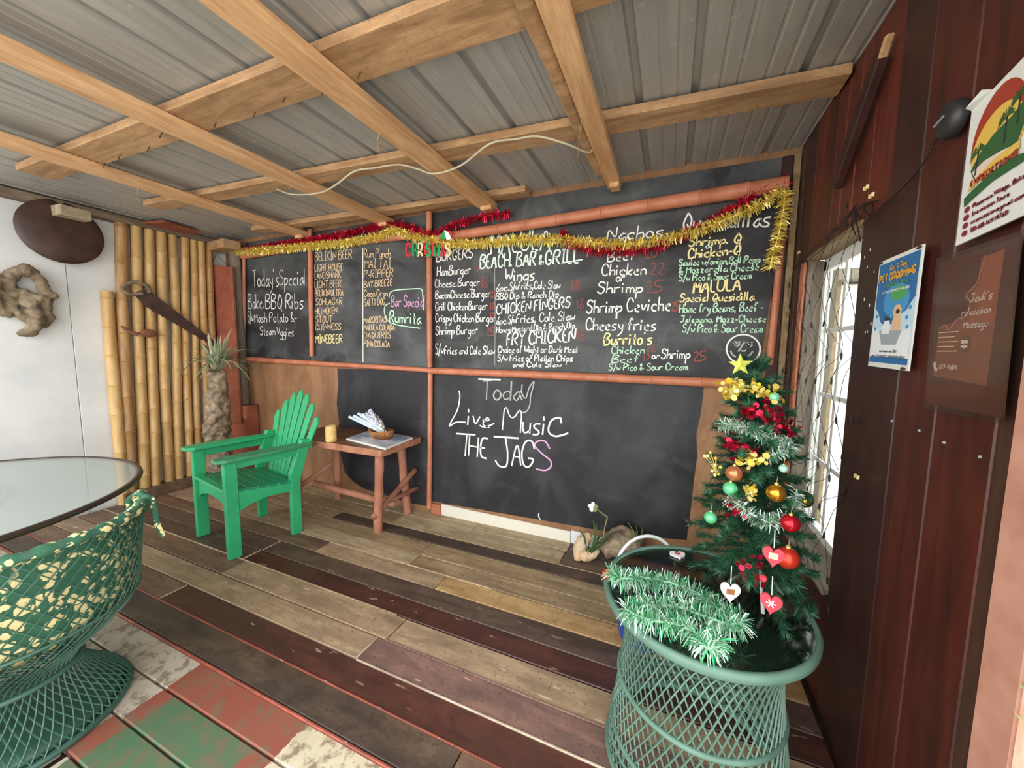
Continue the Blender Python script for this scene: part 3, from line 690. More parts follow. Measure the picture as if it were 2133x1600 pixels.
# skirting under the lower chalkboard
x0 = wp(922, 1066).x; x1 = wp(1190, 1110).x; x2 = wp(1300, 1110).x
def emb():
    m_, n, l, b = newmat('white_embossed_sheet')
    v = coords(n, l, (60, 60, 60), False, (0, radians(45), 0)); c = n.new('ShaderNodeTexChecker'); c.inputs['Scale'].default_value = 1.2
    l.new(v, c.inputs['Vector']); b.inputs['Base Color'].default_value = lin('#d6d3c4'); b.inputs['Roughness'].default_value = .5
    bump(n, l, b, c.outputs['Fac'], .4, .003); return m_
M['emb'] = emb()
for k, (a, b, mt) in enumerate(((x0, x1, 'emb'), (x1+.004, x2, 'white'))):
    o = MB().prism([(a, D-.022, 0), (b, D-.022, 0), (b, D-.022, .085), (a, D-.022, .095)], (0, .013, 0)).build('baseboard_back' if k == 0 else 'baseboard_right', M[mt], bev=.002); tag(o, kind='structure')
o = MB().span((wp(903, 1060).x, D-.035, 0), (x0-.003, D-.0095, .09)).build('salmon_block', M['terra_pale'], bev=.003); tag(o, 'small salmon painted block at the foot of the upright', 'block')

# ------------------------------------------------------------------ left side: bamboo screen
o = MB().span((XL, 1.56, 0), (XL+.13, D, .10)).build('sill_board', M['brown'], bev=.004); tag(o, 'brown sill board on the floor carrying the bamboo poles', 'board')
zL = lambda x, y: (.4124*x, 380+.4125*y)
poles = [(575, 640, 180, 605, 680, 1400), (650, 715, 185, 695, 752, 1520), (722, 775, 210, 752, 812, 1510), (780, 832, 230, 822, 880, 1490),
         (840, 892, 245, 885, 932, 1480), (905, 950, 265, 935, 977, 1470), (953, 987, 285, 985, 1028, 1460), (992, 1034, 295, 1033, 1075, 1450), (1038, 1076, 305, 1080, 1115, 1440)]
lab = ['wide browned bamboo pole beside the white wall, first full-height one', 'second full-height bamboo pole counted from the white wall', 'third full-height bamboo pole counted from the white wall',
       'fourth full-height bamboo pole counted from the white wall', 'fifth full-height bamboo pole counted from the white wall', 'sixth full-height bamboo pole, crossed by the saw blade',
       'seventh full-height bamboo pole, near the saw tip', 'eighth full-height bamboo pole, beside the reddish plank', 'last bamboo pole in the corner behind the spiky plant']
XB = XL+.06
for i, (a0, a1, ay, b0, b1, by) in enumerate(poles):
    A0, A1 = at(*zL(a0, ay), 0, XB), at(*zL(a1, ay), 0, XB); B0, B1 = at(*zL(b0, by), 0, XB), at(*zL(b1, by), 0, XB)
    r = min(.045, ((A1-A0).y+(B1-B0).y)/4*.97)
    yt = min((A0.y+A1.y)/2, D-.05); yb = min((B0.y+B1.y)/2, D-.05)
    o = bamboo((XB, yb, .10), (XB, yt, 2.438), r*1.02, r*.95, .27, seed=20+i, wob=.006).build('bamboo_pole', M['bamboo2'] if i in (0, 8) else M['bamboo'], smooth='auto')
    tag(o, lab[i], 'bamboo pole', 'bamboo poles of the corner screen')
y = at(*zL(557, 700), 0, XB).y
o = bamboo((XB, y-.02, 0), (XB, y, 1.85), .042, .04, .29, seed=44).build('bamboo_pole', M['bamboo'], smooth='auto')
tag(o, 'shorter pale bamboo pole standing alone against the white wall', 'bamboo pole', 'bamboo poles of the corner screen')

def noisy(mb, amt, sc=9, seed=0):
    from mathutils import noise as ns
    for p in mb.v:
        q = ns.noise_vector(p*sc+V((seed, 0, 0)))*amt + ns.noise_vector(p*sc*2.7)*amt*.4
        p += q
    return mb
def organic(name, mb, mat, parent=None, vox=.012, amt=0, sc=9):
    o = mb.build(name, mat, parent, smooth=True)
    md = o.modifiers.new('remesh', 'REMESH'); md.mode = 'VOXEL'; md.voxel_size = vox; md.use_smooth_shade = True
    if amt:
        tx = bpy.data.textures.new(name, 'CLOUDS'); tx.noise_scale = sc; tx.noise_depth = 3
        d = o.modifiers.new('lumps', 'DISPLACE'); d.texture = tx; d.strength = amt; d.mid_level = .5; d.texture_coords = 'LOCAL'
    return o
def drift_mat():
    m_, n, l, b = newmat('driftwood'); v = coords(n, l, (1, 1, 1.0)); a = noise(n, l, v, 9, 8, 1.5, .65)
    l.new(ramp(n, l, a, [(.3, '#4d4036'), (.5, '#85745f'), (.68, '#a9987f')]), b.inputs['Base Color'])
    b.inputs['Roughness'].default_value = .85; bump(n, l, b, a, .8, .02); return m_
M['drift'] = drift_mat()
# knotty driftwood on the white wall
xd = XL+.07
dp = lambda x, y, o_=0: at(*zL(x, y), 0, xd+o_)
mb = MB()
for pts, rs in ([[(-60, 470), (30, 490), (90, 450), (160, 450), (205, 500), (240, 560), (300, 580)], [.04, .05, .055, .05, .04, .04, .02]],
                [[(40, 480), (50, 560), (60, 640), (110, 670), (170, 690)], [.05, .05, .035, .04, .06]],
                [[(130, 560), (160, 620), (180, 700), (150, 750), (90, 770)], [.045, .055, .065, .055, .02]],
                [[(240, 570), (230, 640), (250, 690), (200, 710)], [.045, .05, .04, .05]],
                [[(-40, 600), (20, 660), (60, 665)], [.05, .045, .02]], [[(60, 560), (130, 560), (200, 590), (240, 590)], [.03, .045, .05, .04]],
                [[(-40, 480), (-30, 600)], [.06, .06]]):
    P = [dp(x, y, R.uniform(-.015, .02)) for x, y in pts]
    P2 = curve(P, 4); r2 = []
    for i in range(len(P2)):
        t = i/4; k = min(int(t), len(rs)-2); r2.append((rs[k]+(rs[k+1]-rs[k])*min(1, t-k))*R.uniform(.62, .95))
    mb.tube(P2, r2, 9)
o = organic('driftwood', mb, M['drift'], vox=.011, amt=.03, sc=.05); tag(o, 'knotty grey driftwood piece mounted on the white wall', 'driftwood')
# oval wooden tray
c0 = at(130, 484, 0, XL+.115)
mb = MB()
rot = Matrix.Rotation(radians(90), 3, 'Y') @ Matrix.Rotation(radians(0), 3, 'X')
mb.lathe([(0, .022), (.10, .020), (.20, .010), (.225, 0), (.232, -.006), (.225, -.014), (.1, -.010), (0, -.008)], c0, 48, rot=rot)
for p in mb.v:
    d = p-c0
    if d.z > .19 and abs(d.y+.0) < .02: p.z -= .03
M['tray'] = plain('dark_turned_wood', '#38241f', .4, col2='#4d362f', sc=9, bm=.15)
o = mb.build('wooden_tray', M['tray'], smooth='auto'); tag(o, 'dark round notched wooden tray high on the white wall', 'tray')

# saw and paddle hung in front of the bamboo
xs = XL+.14
sp = lambda x, y, o_=0: at(*zL(x, y), 0, xs+o_)
t = thing('hand_saw', 'old rusty hand saw slanting across the bamboo poles', 'saw', sp(690, 560))
top = [sp(690, 552), sp(745, 540), sp(820, 598), sp(900, 660), sp(1000, 738), sp(1085, 805)]
bot = [sp(680, 572), sp(745, 635)]
mb = MB(); P = top+[sp(1078, 828)]
for k in range(30):
    u = 1-k/30; a = sp(745, 635)+(sp(1078, 828)-sp(745, 635))*u
    P.append(a+V((0, 0, .006 if k % 2 else -.002)))
P += bot[::-1]
M['rust'] = plain('rusty_blade', '#43302c', .55, .3, col2='#5d4540', sc=12, bm=.2)
mb.prism(P, (.004, 0, 0)); mb.build('blade', M['rust'], t)
hd = curve([sp(755, 560, .01), sp(745, 525, .01), sp(690, 503, .01), (sp(640, 515, .01)), sp(615, 540, .01), sp(660, 565, .01), sp(720, 560, .01)], 5)
MB().tube(hd, .016, 8).build('handle', M['drift'], t, smooth=True)
t = thing('wooden_paddle', 'small carved wooden scoop hanging on cords below the saw handle', 'scoop', sp(700, 760))
mb = MB(); mb.sphere(sp(750, 762, .0), .062, 14, (.28, 1, .62))
mb.tube(curve([sp(610, 725), sp(660, 755), sp(700, 770)], 4), [.008, .010, .012, .013, .014, .015, .016, .018, .02], 8)
M['redwood'] = plain('reddish_carved_wood', '#8a5a42', .6, col2='#6f4534', sc=14, bm=.3)
organic('scoop', mb, M['redwood'], t, .006)
MB().tube([sp(640, 560, .005), sp(652, 650, .005), sp(668, 745, .01)], .0025, 5).build('cord', M['wire'], t)
# reddish hanging board, grey post, terracotta block
p0 = at(437, 551, 1, 2.40); p1 = at(482, 556, 1, 2.40); p2 = at(473, 880, 1, 2.40)
t = thing('hanging_board', 'flat reddish board hanging behind the spiky plant', 'board', (p0.x, 2.40, p2.z))
MB().add([(p0.x, 2.40, p0.z), (p1.x, 2.40, p1.z), (p1.x, 2.40, p2.z), (p0.x+.02, 2.40, p2.z), (p0.x, 2.42, p0.z), (p1.x, 2.42, p1.z), (p1.x, 2.42, p2.z), (p0.x+.02, 2.42, p2.z)],
         [(0, 1, 2, 3)[::-1], (4, 5, 6, 7), (0, 1, 5, 4), (1, 2, 6, 5), (2, 3, 7, 6), (3, 0, 4, 7)]).build('board', M['terra'], t, bev=.002)
MB().tube([(p0.x+.03, 2.40, p0.z-.01), (p0.x+.10, 2.41, p0.z+.10), (p1.x-.03, 2.40, p1.z-.01)], .002, 5).build('string', M['wire'], t)
a = at(489, 545, 1, D-.07)
mb = MB().tube([(a.x, D-.06, 0), (a.x+.005, D-.06, .8), (a.x-.003, D-.06, 1.5), (a.x, D-.06, 2.44)], [.052, .05, .054, .055], 10)
o = noisy(mb, .004, 8).build('grey_post', M['jamb'], smooth='auto'); tag(o, 'grey weathered round post in the back left corner', 'post')
a = at(484, 841, 1, D-.1); b = at(521, 841, 1, D-.1)
t = thing('terracotta_box', 'terracotta painted board box standing in the corner under the thin upright', 'box', ((a.x+b.x)/2, D-.1, 0))
MB().span((a.x, D-.13, 0), (b.x, D-.02, a.z)).build('panel', M['terra'], t, bev=.003)
MB().prism([(a.x+.01, D-.134, a.z-.005), (b.x-.01, D-.134, a.z-.005), (b.x-.02, D-.134, a.z-.14), (a.x+.1, D-.134, a.z-.10), (a.x+.02, D-.134, a.z-.15)], (0, .004, 0)).build('paint_patch', M['salmon'], t)

# driftwood stump with air plant
yp = 2.12
q = lambda x, y, o_=0: at(380+x*.225, 640+y*.225, 1, yp+o_)
t = thing('potted_air_plant', 'spiky grey-green air plant growing on a tall driftwood stump', 'plant', (q(330, 1500).x, yp, 0))
mb = MB(); base = q(330, 1500)
cl = [(330, 1560), (345, 1400), (330, 1250), (320, 1130), (330, 1000), (320, 880), (330, 760), (320, 660), (325, 590)]
rs = [.10, .105, .09, .12, .105, .11, .09, .08, .075]
P = [q(*p) for p in cl]; P[0].z = .0; P2 = curve(P, 5)
r2 = [rs[min(i//5, 7)]+(rs[min(i//5+1, 8)]-rs[min(i//5, 7)])*(i % 5)/5 for i in range(len(P2))]
mb.tube(P2, [r*R.uniform(.8, 1.0) for r in r2], 14)
for k in range(16):
    a = R.uniform(0, 2*pi); z = R.uniform(.1, .95); i = int(z*(len(P2)-6)); c_ = P2[i]+V((cos(a), sin(a), 0))*r2[i]*.8
    mb.tube([c_, P2[i+4]+V((cos(a+.4), sin(a+.4), 0))*r2[i]*.85], [R.uniform(.02, .045), R.uniform(.01, .03)], 7)
organic('stump', mb, M['drift'], t, .013, .05, .045)
M['airleaf'] = plain('air_plant_leaf', '#8a9474', .6, col2='#6c7c58', sc=20)
M['airleaf2'] = plain('pale_air_plant_leaf', '#b0ad90', .6, col2='#8e8f70', sc=20)
ctr = q(325, 560)
for k in range(58):
    a = R.uniform(0, 2*pi); L = R.uniform(.24, .44); el = R.uniform(.1, 1.45)
    d = V((cos(a)*cos(el), sin(a)*cos(el)*.7, sin(el))); dr = R.uniform(.5, 1.3)*(1.3-el*.6)
    b0 = ctr+V((cos(a)*.03, sin(a)*.03, R.uniform(-.02, .10)))
    pts = []
    for j in range(9):
        s_ = j/8; pts.append(b0+d*L*s_+V((0, 0, -1))*dr*.30*L*(s_**2.2)*2)
    for p in pts: p.x = max(p.x, XL+.10); p.y = min(p.y, D-.05)
    nrm = d.cross(V((-d.y, d.x, 0))).normalized() if el < 1.5 else V((1, 0, 0))
    wv = [.019*(1-.9*(j/8)**1.3) for j in range(9)]
    MB().tube(pts, [w_*.75 for w_ in wv], 4, sq=.35).build('leaf', M['airleaf' if k % 3 else 'airleaf2'], t)
for k in range(7):   # little tuft low on the stump
    a = R.uniform(0, pi)+pi; b0 = q(280, 1310)+V((0, -.10, 0)); d = V((cos(a)*.12, -.05, .03))
    MB().tube([b0, b0+d*.6+V((0, 0, .03)), b0+d+V((0, 0, -.02))], [.005, .004, .001], 4, sq=.4).build('leaf', M['airleaf2'], t)

# ------------------------------------------------------------------ green armchair
CH = V((-2.83, 1.685, 0)); ya = radians(-10)
Rc = rz(ya)
def cl_(x, y, z): return CH+Rc @ V((x, y, z))
t = thing('green_armchair', 'bright green painted wooden armchair with fan slat back', 'chair', CH)
g = M['green']
def cbox(name, c, size, rot=None, mat=g, bev=.004, taper=1):
    return MB().box(cl_(*c), size, Rc @ (rot or Matrix.Identity(3)), taper).build(name, mat, t, bev=bev)
for sx in (-1, 1):
    cbox('leg', (sx*.268, -.20, .325), (.042, .075, .65))
    # rear leg: lower straight, upper raked
    mb = MB(); x = sx*.268
    P = [(.165, 0), (.235, 0), (.235, .40), (.325, .70), (.255, .71), (.165, .46)]
    mb.prism([cl_(x-.02, a, b) for a, b in P], cl_(x+.02, 0, 0)-cl_(x-.02, 0, 0)).build('leg', g, t, bev=.004)
    # arm
    w0, w1 = .062, .035; L0, L1 = -.285, .33
    P = [(x-sx*-.0-w1, L1), (x+w1, L1), (x+w0, .05), (x+w0, L0+.05), (x+w0*.55, L0), (x-w0*.55, L0), (x-w0, L0+.05), (x-w0, .05)]
    MB().prism([cl_(a, b, .655) for a, b in P], (0, 0, .024)).build('arm', M['green_worn'] if sx > 0 else g, t, bev=.006, bseg=2)
    cbox('arm_rail', (x, .05, .625), (.03, .44, .055))
    # side apron with arched underside
    P = [(-.17, .45), (.22, .41), (.22, .32), (.10, .345), (0, .35), (-.10, .33), (-.17, .30)]
    MB().prism([cl_(sx*.268-.012, a, b) for a, b in P], cl_(.024, 0, 0)-cl_(0, 0, 0)).build('side_rail', g, t, bev=.003)
P = [(-.25, .445), (.25, .445), (.25, .30), (.20, .335), (.1, .36), (0, .365), (-.1, .36), (-.2, .335), (-.25, .30)]
MB().prism([cl_(a, -.215, b) for a, b in P], cl_(0, .024, 0)-cl_(0, 0, 0)).build('front_rail', g, t, bev=.003)
for i in range(7):
    y = -.215+i*.066; zz = .457-i*.0085
    w_ = .505 if i else .50
    cbox('seat_slat', (0, y, zz), (w_+ (.06 if i > 0 else 0), .057, .02), Matrix.Rotation(-.12, 3, 'X'), M['green_seat'] if i else g, .003)
for i in range(7):
    k = i-3; xb = k*.056; xt = k*.098; ht = [.86, .955, 1.02, 1.045, 1.02, .955, .86][i]
    zb = .36; yb = .22; lean = .26
    yt = yb+(ht-zb)*lean; hw0, hw1 = .024, .036
    c_t = [(xt-hw1, yt-.0, ht-.05), (xt-hw1*.45, yt+.015, ht), (xt+hw1*.45, yt+.015, ht), (xt+hw1, yt, ht-.05)]
    sh = k*.012
    P = [cl_(xb-hw0, yb, zb), *[cl_(*p) for p in c_t], cl_(xb+hw0, yb, zb)]
    MB().prism(P, cl_(0, .018, .006)-cl_(0, 0, 0)).build('back_slat', g, t, bev=.003)
cbox('back_rail', (0, .328, .655), (.56, .022, .06), Matrix.Rotation(-.25, 3, 'X'))
cbox('back_rail', (0, .235, .37), (.50, .024, .06))

# ------------------------------------------------------------------ side table
TX0, TX1, TY0, TY1, TZ = -2.93, -1.875, 2.03, 2.50, .665
t = thing('side_table', 'rustic brown plank table on salmon log legs', 'table', ((TX0+TX1)/2, (TY0+TY1)/2, 0))
mb = MB(); outl = []
for i in range(28):
    s_ = i/28*4
    if s_ < 1: p = (TX0+(TX1-TX0)*s_, TY0)
    elif s_ < 2: p = (TX1, TY0+(TY1-TY0)*(s_-1))
    elif s_ < 3: p = (TX1-(TX1-TX0)*(s_-2), TY1)
    else: p = (TX0, TY1-(TY1-TY0)*(s_-3))
    outl.append(V((p[0]+R.uniform(-.006, .006), p[1]+R.uniform(-.006, .006), TZ-.055)))
o = mb.prism(outl, (0, 0, .055)).build('table_top', M['tabletop'], t, bev=.009, bseg=2)
o.data.materials.append(M['tableside'])
for p in o.data.polygons:
    if abs(p.normal.z) < .5: p.material_index = 1
def log(p0, p1, r, name='leg', mat='log', n=10):
    p0 = V(p0); p1 = V(p1); P = [p0+(p1-p0)*i/6+V((R.uniform(-1, 1), R.uniform(-1, 1), 0))*r*.12*(0 < i < 6) for i in range(7)]
    return noisy(MB().tube(P, [r*R.uniform(.93, 1.07) for _ in P], n), .002, 12).build(name, M[mat], t, smooth='auto', bev=.003)
log((-1.99, 2.10, 0), (-1.96, 2.10, TZ-.05), .034); log((-2.0, 2.46, 0), (-2.03, 2.42, TZ-.05), .033)
log((-2.90, 2.13, 0), (-2.87, 2.12, TZ-.05), .033); log((-2.78, 2.44, 0), (-2.76, 2.42, TZ-.05), .033)
log((-1.99, 2.05, .13), (-1.96, 2.52, .36), .024, 'stretcher', 'log_brown'); log((-1.98, 2.20, .20), (-1.95, 2.53, .20), .020, 'stretcher', 'log_brown')
log((-2.92, 2.30, .17), (-2.02, 2.33, .12), .030, 'stretcher', 'log'); log((-2.93, 2.10, .16), (-2.80, 2.46, .36), .022, 'stretcher', 'log')
# bamboo cup
c0 = at(690, 919, 2, TZ)
M['cup'] = plain('pale_bamboo_cup', '#d9bd7c', .5, col2='#c29a54', sc=30, bm=.2)
mb = MB().lathe([(.0, .004), (.040, 0), (.044, .012), (.041, .02), (.041, .115), (.038, .122), (.034, .118), (.034, .01), (0, .01)], c0, 24)
o = noisy(mb, .0015, 30).build('bamboo_cup', M['cup'], smooth='auto', org=c0); tag(o, 'small pale bamboo cup on the side table', 'cup')
# tray board
cs = [at(721, 913, 2, TZ+.014), at(803, 934, 2, TZ+.014), at(861, 911, 2, TZ+.014), at(777, 894, 2, TZ+.014)]
c0 = sum(cs, V())/4; c0.z = TZ
t2 = thing('picture_tile', 'white edged flat tile with blue picture under the cutlery basket', 'tile', c0)
MB().prism([V((p.x, p.y, TZ)) for p in cs], (0, 0, .013)).build('tile', M['winframe'], t2, bev=.002)
M['print_blue'] = plain('blue_print', '#dfe3ea', .35, col2='#5d7da6', sc=9)
MB().prism([c0+(V((p.x, p.y, TZ))-c0)*.93+V((0, 0, .0132)) for p in cs], (0, 0, .001)).build('picture', M['print_blue'], t2)
# cutlery basket with rolled napkins
bz = TZ+.0145; bc = at(795, 911, 2, bz)
t2 = thing('wicker_basket', 'small oval wicker basket holding the napkin rolls', 'basket', bc)
M['basket'] = plain('brown_wicker', '#a8713c', .6, col2='#7d4f27', sc=30, bm=.4)
ba = radians(-18); Rb = rz(ba)
mb = MB()
for k in range(56):
    a = 2*pi*k/56; e0 = V((.095*cos(a), .058*sin(a), 0)); e1 = V((.135*cos(a), .078*sin(a), .062+.008*cos(2*a)))
    mb.tube([bc+Rb @ e0, bc+Rb @ ((e0+e1)/2*1.03), bc+Rb @ e1], .0052, 5)
mb.build('sticks', M['basket'], t2, smooth=True)['kind'] = 'stuff'
ring = [bc+Rb @ V((.135*cos(a), .078*sin(a), .060+.008*cos(2*a))) for a in [2*pi*k/36 for k in range(37)]]
MB().tube(ring, .006, 6).build('rim', M['basket'], t2, smooth=True)
MB().prism([bc+Rb @ V((.098*cos(a), .06*sin(a), .002)) for a in [2*pi*k/24 for k in range(24)]], (0, 0, .004)).build('bottom', M['basket'], t2)
def napmat(i, c1, c2, sc):
    m_, n, l, b = newmat('napkin_print_%d' % i); v = coords(n, l, (1, 1, 1)); x = n.new('ShaderNodeTexVoronoi'); x.inputs['Scale'].default_value = sc; l.new(v, x.inputs['Vector'])
    l.new(ramp(n, l, x.outputs['Distance'], [(.35, c1), (.5, c2)]), b.inputs['Base Color']); b.inputs['Roughness'].default_value = .6; return m_
nm = [napmat(0, '#dde6ec', '#b9cbd8', 60), napmat(1, '#e8e8ea', '#8f96ad', 70), napmat(2, '#eceae4', '#6b6456', 60)]
ends = [(727, 868, 0), (737, 866, 0), (746, 861, 0), (755, 863, 0), (762, 860, 1), (768, 856, 1), (771, 853, 1), (758, 868, 1), (750, 870, 0), (779, 862, 2), (786, 868, 2), (793, 875, 2)]
nl = ['pale blue napkin roll at the outer left of the basket', 'second pale napkin roll from the outer left', 'third napkin roll, resting slightly higher', 'fourth napkin roll, pale blue, middle of the basket', 'fifth napkin roll with grey dotted print',
      'sixth napkin roll with dotted print near the top', 'topmost napkin roll sticking out highest', 'lower napkin roll with dotted print in front', 'low pale napkin roll in the front layer', 'brown and white patterned napkin roll towards the wall',
      'second brown patterned napkin roll', 'shortest brown patterned napkin roll at the right']
for i, (x, y, k) in enumerate(ends):
    u = i/11; lo = bc+Rb @ V((.075*(u*1.2-.2), .035*(.6-u), .030+.016*(i % 3)))
    hi = at(x, y, 1, bc.y-.045+.09*u)
    d = (lo-hi).normalized(); L = (lo-hi).length; P = [hi+d*L*s_ for s_ in (0, .12, .13, .3, .31, .5, .51, 1)]
    o = MB().tube(P, [.0115, .0125, .0115, .0125, .0115, .0125, .012, .012], 10).build('napkin_roll', nm[k], smooth='auto'); tag(o, nl[i], 'napkin roll', 'napkin rolls in the cutlery basket')

# ------------------------------------------------------------------ spun resin furniture
def prof(tab, z):
    for (z0, r0), (z1, r1) in zip(tab[:-1], tab[1:]):
        if z <= z1:
            t_ = (z-z0)/(z1-z0); t_ = t_*t_*(3-2*t_) if False else t_
            return r0+(r1-r0)*t_
    return tab[-1][1]
def smooth_tab(tab, n=40):
    P = curve([(r, z, 0) for z, r in tab], 8); return [(p.y, p.x) for p in P]
def lattice(c, tab, z0, ztop, n, twist, r_=.0032, seg=22, aoff=0):
    mb = MB(); tb = smooth_tab(tab)
    for s_ in (1, -1):
        for k in range(n):
            a0 = 2*pi*k/n+aoff; pts = []
            for j in range(seg+1):
                u = j/seg; a = a0+s_*twist*u
                zt = ztop(a) if callable(ztop) else ztop
                z = z0+(zt-z0)*u; r = prof(tb, z)+s_*.0015
                pts.append(V((c[0]+r*cos(a), c[1]+r*sin(a), z)))
            mb.tube(pts, r_, 4, caps=False)
    return mb
def ringm(c, r, z, t_, n=64, sq=1.0):
    pr = [(r+t_*cos(a), z+t_*sq*sin(a)) for a in [2*pi*k/10 for k in range(10)]]
    return MB().lathe(pr, (c[0], c[1], 0), n, closed=True)

# round glass topped table at the left edge
gc = (-2.92, .27); GZ = .72
t = thing('glass_table', 'round clear glass table top with dark rim on a woven pedestal', 'table', (gc[0], gc[1], -.01))
ga = M['glass_glare']
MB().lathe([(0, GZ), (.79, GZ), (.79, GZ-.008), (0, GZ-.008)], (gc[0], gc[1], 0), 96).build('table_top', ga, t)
ringm(gc, .80, GZ-.006, .016, 96, .8).build('rim', M['steel_dark'], t, smooth=True)
tab = [(-.01, .36), (.08, .34), (.25, .24), (.4, .21), (.55, .27), (.70, .38)]
lattice(gc, tab, -.01, .70, 46, 1.5).build('woven_strands', M['wicker'], t)['kind'] = 'stuff'
ringm(gc, .38, .70, .012).build('top_ring', M['wicker'], t, smooth=True)
ringm(gc, .36, .0, .012).build('base_ring', M['wicker'], t, smooth=True)

# pedestal tub chair with printed cover in the foreground
cc = (-2.165, .44)
t = thing('tub_chair', 'green spun resin tub chair with leaf print cushion cover seen from behind', 'chair', (cc[0], cc[1], -.01))
tab = [(-.01, .29), (.03, .285), (.10, .22), (.17, .165), (.23, .17), (.32, .27), (.40, .335), (.50, .352), (.65, .365), (.80, .38)]
OPEN = radians(160)
def rimz(a):
    d = (a-OPEN+pi) % (2*pi)-pi
    d = d-.65 if d > 0 else -d
    u = min(1, max(0, (d-.95)/.42)); u = u*u*(3-2*u)
    return .47+.28*u
lattice(cc, tab, -.005, rimz, 60, 1.75, .0025, 30).build('woven_strands', M['wicker_mid'], t)['kind'] = 'stuff'
tb = smooth_tab(tab)
P = []
for k in range(97):
    a = 2*pi*k/96; z = rimz(a); r = prof(tb, z); P.append(V((cc[0]+r*cos(a), cc[1]+r*sin(a), z)))
MB().tube(P, .017, 8, caps=False).build('rim', M['wicker_mid'], t, smooth=True)
ringm(cc, .168, .195, .010).build('waist_ring', M['wicker_mid'], t, smooth=True)
ringm(cc, .345, .42, .006).build('seat_ring', M['wicker_mid'], t, smooth=True)
ringm(cc, .288, .004, .013).build('base_ring', M['wicker_dark'], t, smooth=True)
MB().lathe([(.0, .05), (.20, .05), (.262, .035), (.278, .006), (0, .004)], (cc[0], cc[1], 0), 48).build('base_disc', M['wicker_dark'], t, smooth=True)
def leafprint():
    m_, n, l, b = newmat('leaf_print_fabric')
    v = coords(n, l, (1, 1, 1), False)
    mp = n.new('ShaderNodeMapping'); mp.inputs['Scale'].default_value = (30, 30, 32); mp.inputs['Rotation'].default_value = (.4, .5, .3); l.new(v, mp.inputs[0])
    nz = n.new('ShaderNodeTexNoise'); nz.inputs['Scale'].default_value = .7; nz.inputs['Detail'].default_value = 2; l.new(mp.outputs[0], nz.inputs['Vector'])
    ad = n.new('ShaderNodeVectorMath'); ad.operation = 'MULTIPLY_ADD'; ad.inputs[1].default_value = (1.6, 1.6, 1.6); l.new(nz.outputs['Color'], ad.inputs[0]); l.new(mp.outputs[0], ad.inputs[2])
    x = n.new('ShaderNodeTexVoronoi'); x.inputs['Scale'].default_value = 1.0; l.new(ad.outputs[0], x.inputs['Vector'])
    f = ramp(n, l, x.outputs['Distance'], [(.40, 1.0), (.45, 0.0)], False)
    x2 = n.new('ShaderNodeTexVoronoi'); x2.inputs['Scale'].default_value = 3.2; l.new(ad.outputs[0], x2.inputs['Vector'])
    vein = ramp(n, l, x2.outputs['Distance'], [(.12, 1.0), (.16, 0.0)])
    nz2 = noise(n, l, ad.outputs[0], .45, 2); big = ramp(n, l, nz2, [(.33, 0.0), (.40, 1.0)])
    mu = n.new('ShaderNodeMath'); mu.operation = 'MULTIPLY'; l.new(f, mu.inputs[0]); l.new(big, mu.inputs[1])
    c = mix(n, l, mu.outputs[0], '#2f6048', '#e3d199'); c = mix(n, l, vein, c, '#3d6e4c')
    l.new(c, b.inputs['Base Color']); b.inputs['Roughness'].default_value = .8; return m_
M['leafprint'] = leafprint()
# cover: inside of the tub following the rim, folded over it
def cover(r_in, z0f, z1f, a0, a1, n=60, m_=10, wav=.004):
    mb = MB()
    for j in range(m_+1):
        for i in range(n+1):
            a = a0+(a1-a0)*i/n; z = z0f(a)+(z1f(a)-z0f(a))*j/m_
            r = prof(tb, z)+r_in+wav*sin(9*a+5*j/m_)+wav*.6*sin(23*a)
            mb.v.append(V((cc[0]+r*cos(a), cc[1]+r*sin(a), z)))
    for j in range(m_):
        for i in range(n):
            k = j*(n+1)+i; mb.f.append((k, k+1, k+n+2, k+n+1))
    return mb
o = cover(-.016, lambda a: .385+.02*sin(3*a), lambda a: rimz(a)+.004, OPEN+1.12, OPEN+2*pi-1.12).build('back_cover', M['leafprint'], t, smooth=True)
md = o.modifiers.new('t', 'SOLIDIFY'); md.thickness = .012; md.offset = -1
P = []; n_ = 70
mb = MB()
for k in range(n_):
    a = OPEN+1.3+(2*pi-2.6)*k/(n_-1); z = rimz(a); r = prof(tb, z)
    c_ = V((cc[0]+r*cos(a), cc[1]+r*sin(a), z)); P.append(c_)
mb.tube(P, [.019+.004*sin(k*1.7) for k in range(n_)], 8)
mb.build('rim_fold', M['leafprint'], t, smooth=True)
MB().lathe([(0, .40), (.24, .40), (.30, .415), (.315, .45), (.30, .485), (.22, .50), (0, .50)], (cc[0], cc[1], 0), 40).build('seat_cushion', M['leafprint'], t, smooth=True)
# tie ribbons at the rim end nearest the green chair
ta = atan2(at(310, 1035, 2, .75).y-cc[1], at(310, 1035, 2, .75).x-cc[0]); kz = .752
ka = radians(66)
kp = V((cc[0]+.385*cos(ka), cc[1]+.385*sin(ka), kz))
vd = (kp-O).normalized()
def tie(pts, w_): 
    o = MB().ribbon(curve([kp+V(p) for p in pts], 6), (vd.x, vd.y, 0), w_).build('tie', M['leafprint'], t, smooth=True)
    md = o.modifiers.new('t', 'SOLIDIFY'); md.thickness = .003
tx = RT
def tp(a, z, d=0): return tx*a+V((0, 0, z))-vd*(.02+d)
tie([tp(0, .012), tp(-.04, .02), tp(-.075, -.005), tp(-.065, -.06), tp(-.045, -.13), tp(-.05, -.19)], .022)
tie([tp(0, .01), tp(.02, -.0), tp(.03, -.06), tp(.035, -.11), tp(.055, -.165)], .02)
tie([tp(-.01, .02), tp(-.03, -.0), tp(-.035, -.04), tp(-.02, -.055), tp(.0, -.02)], .018)
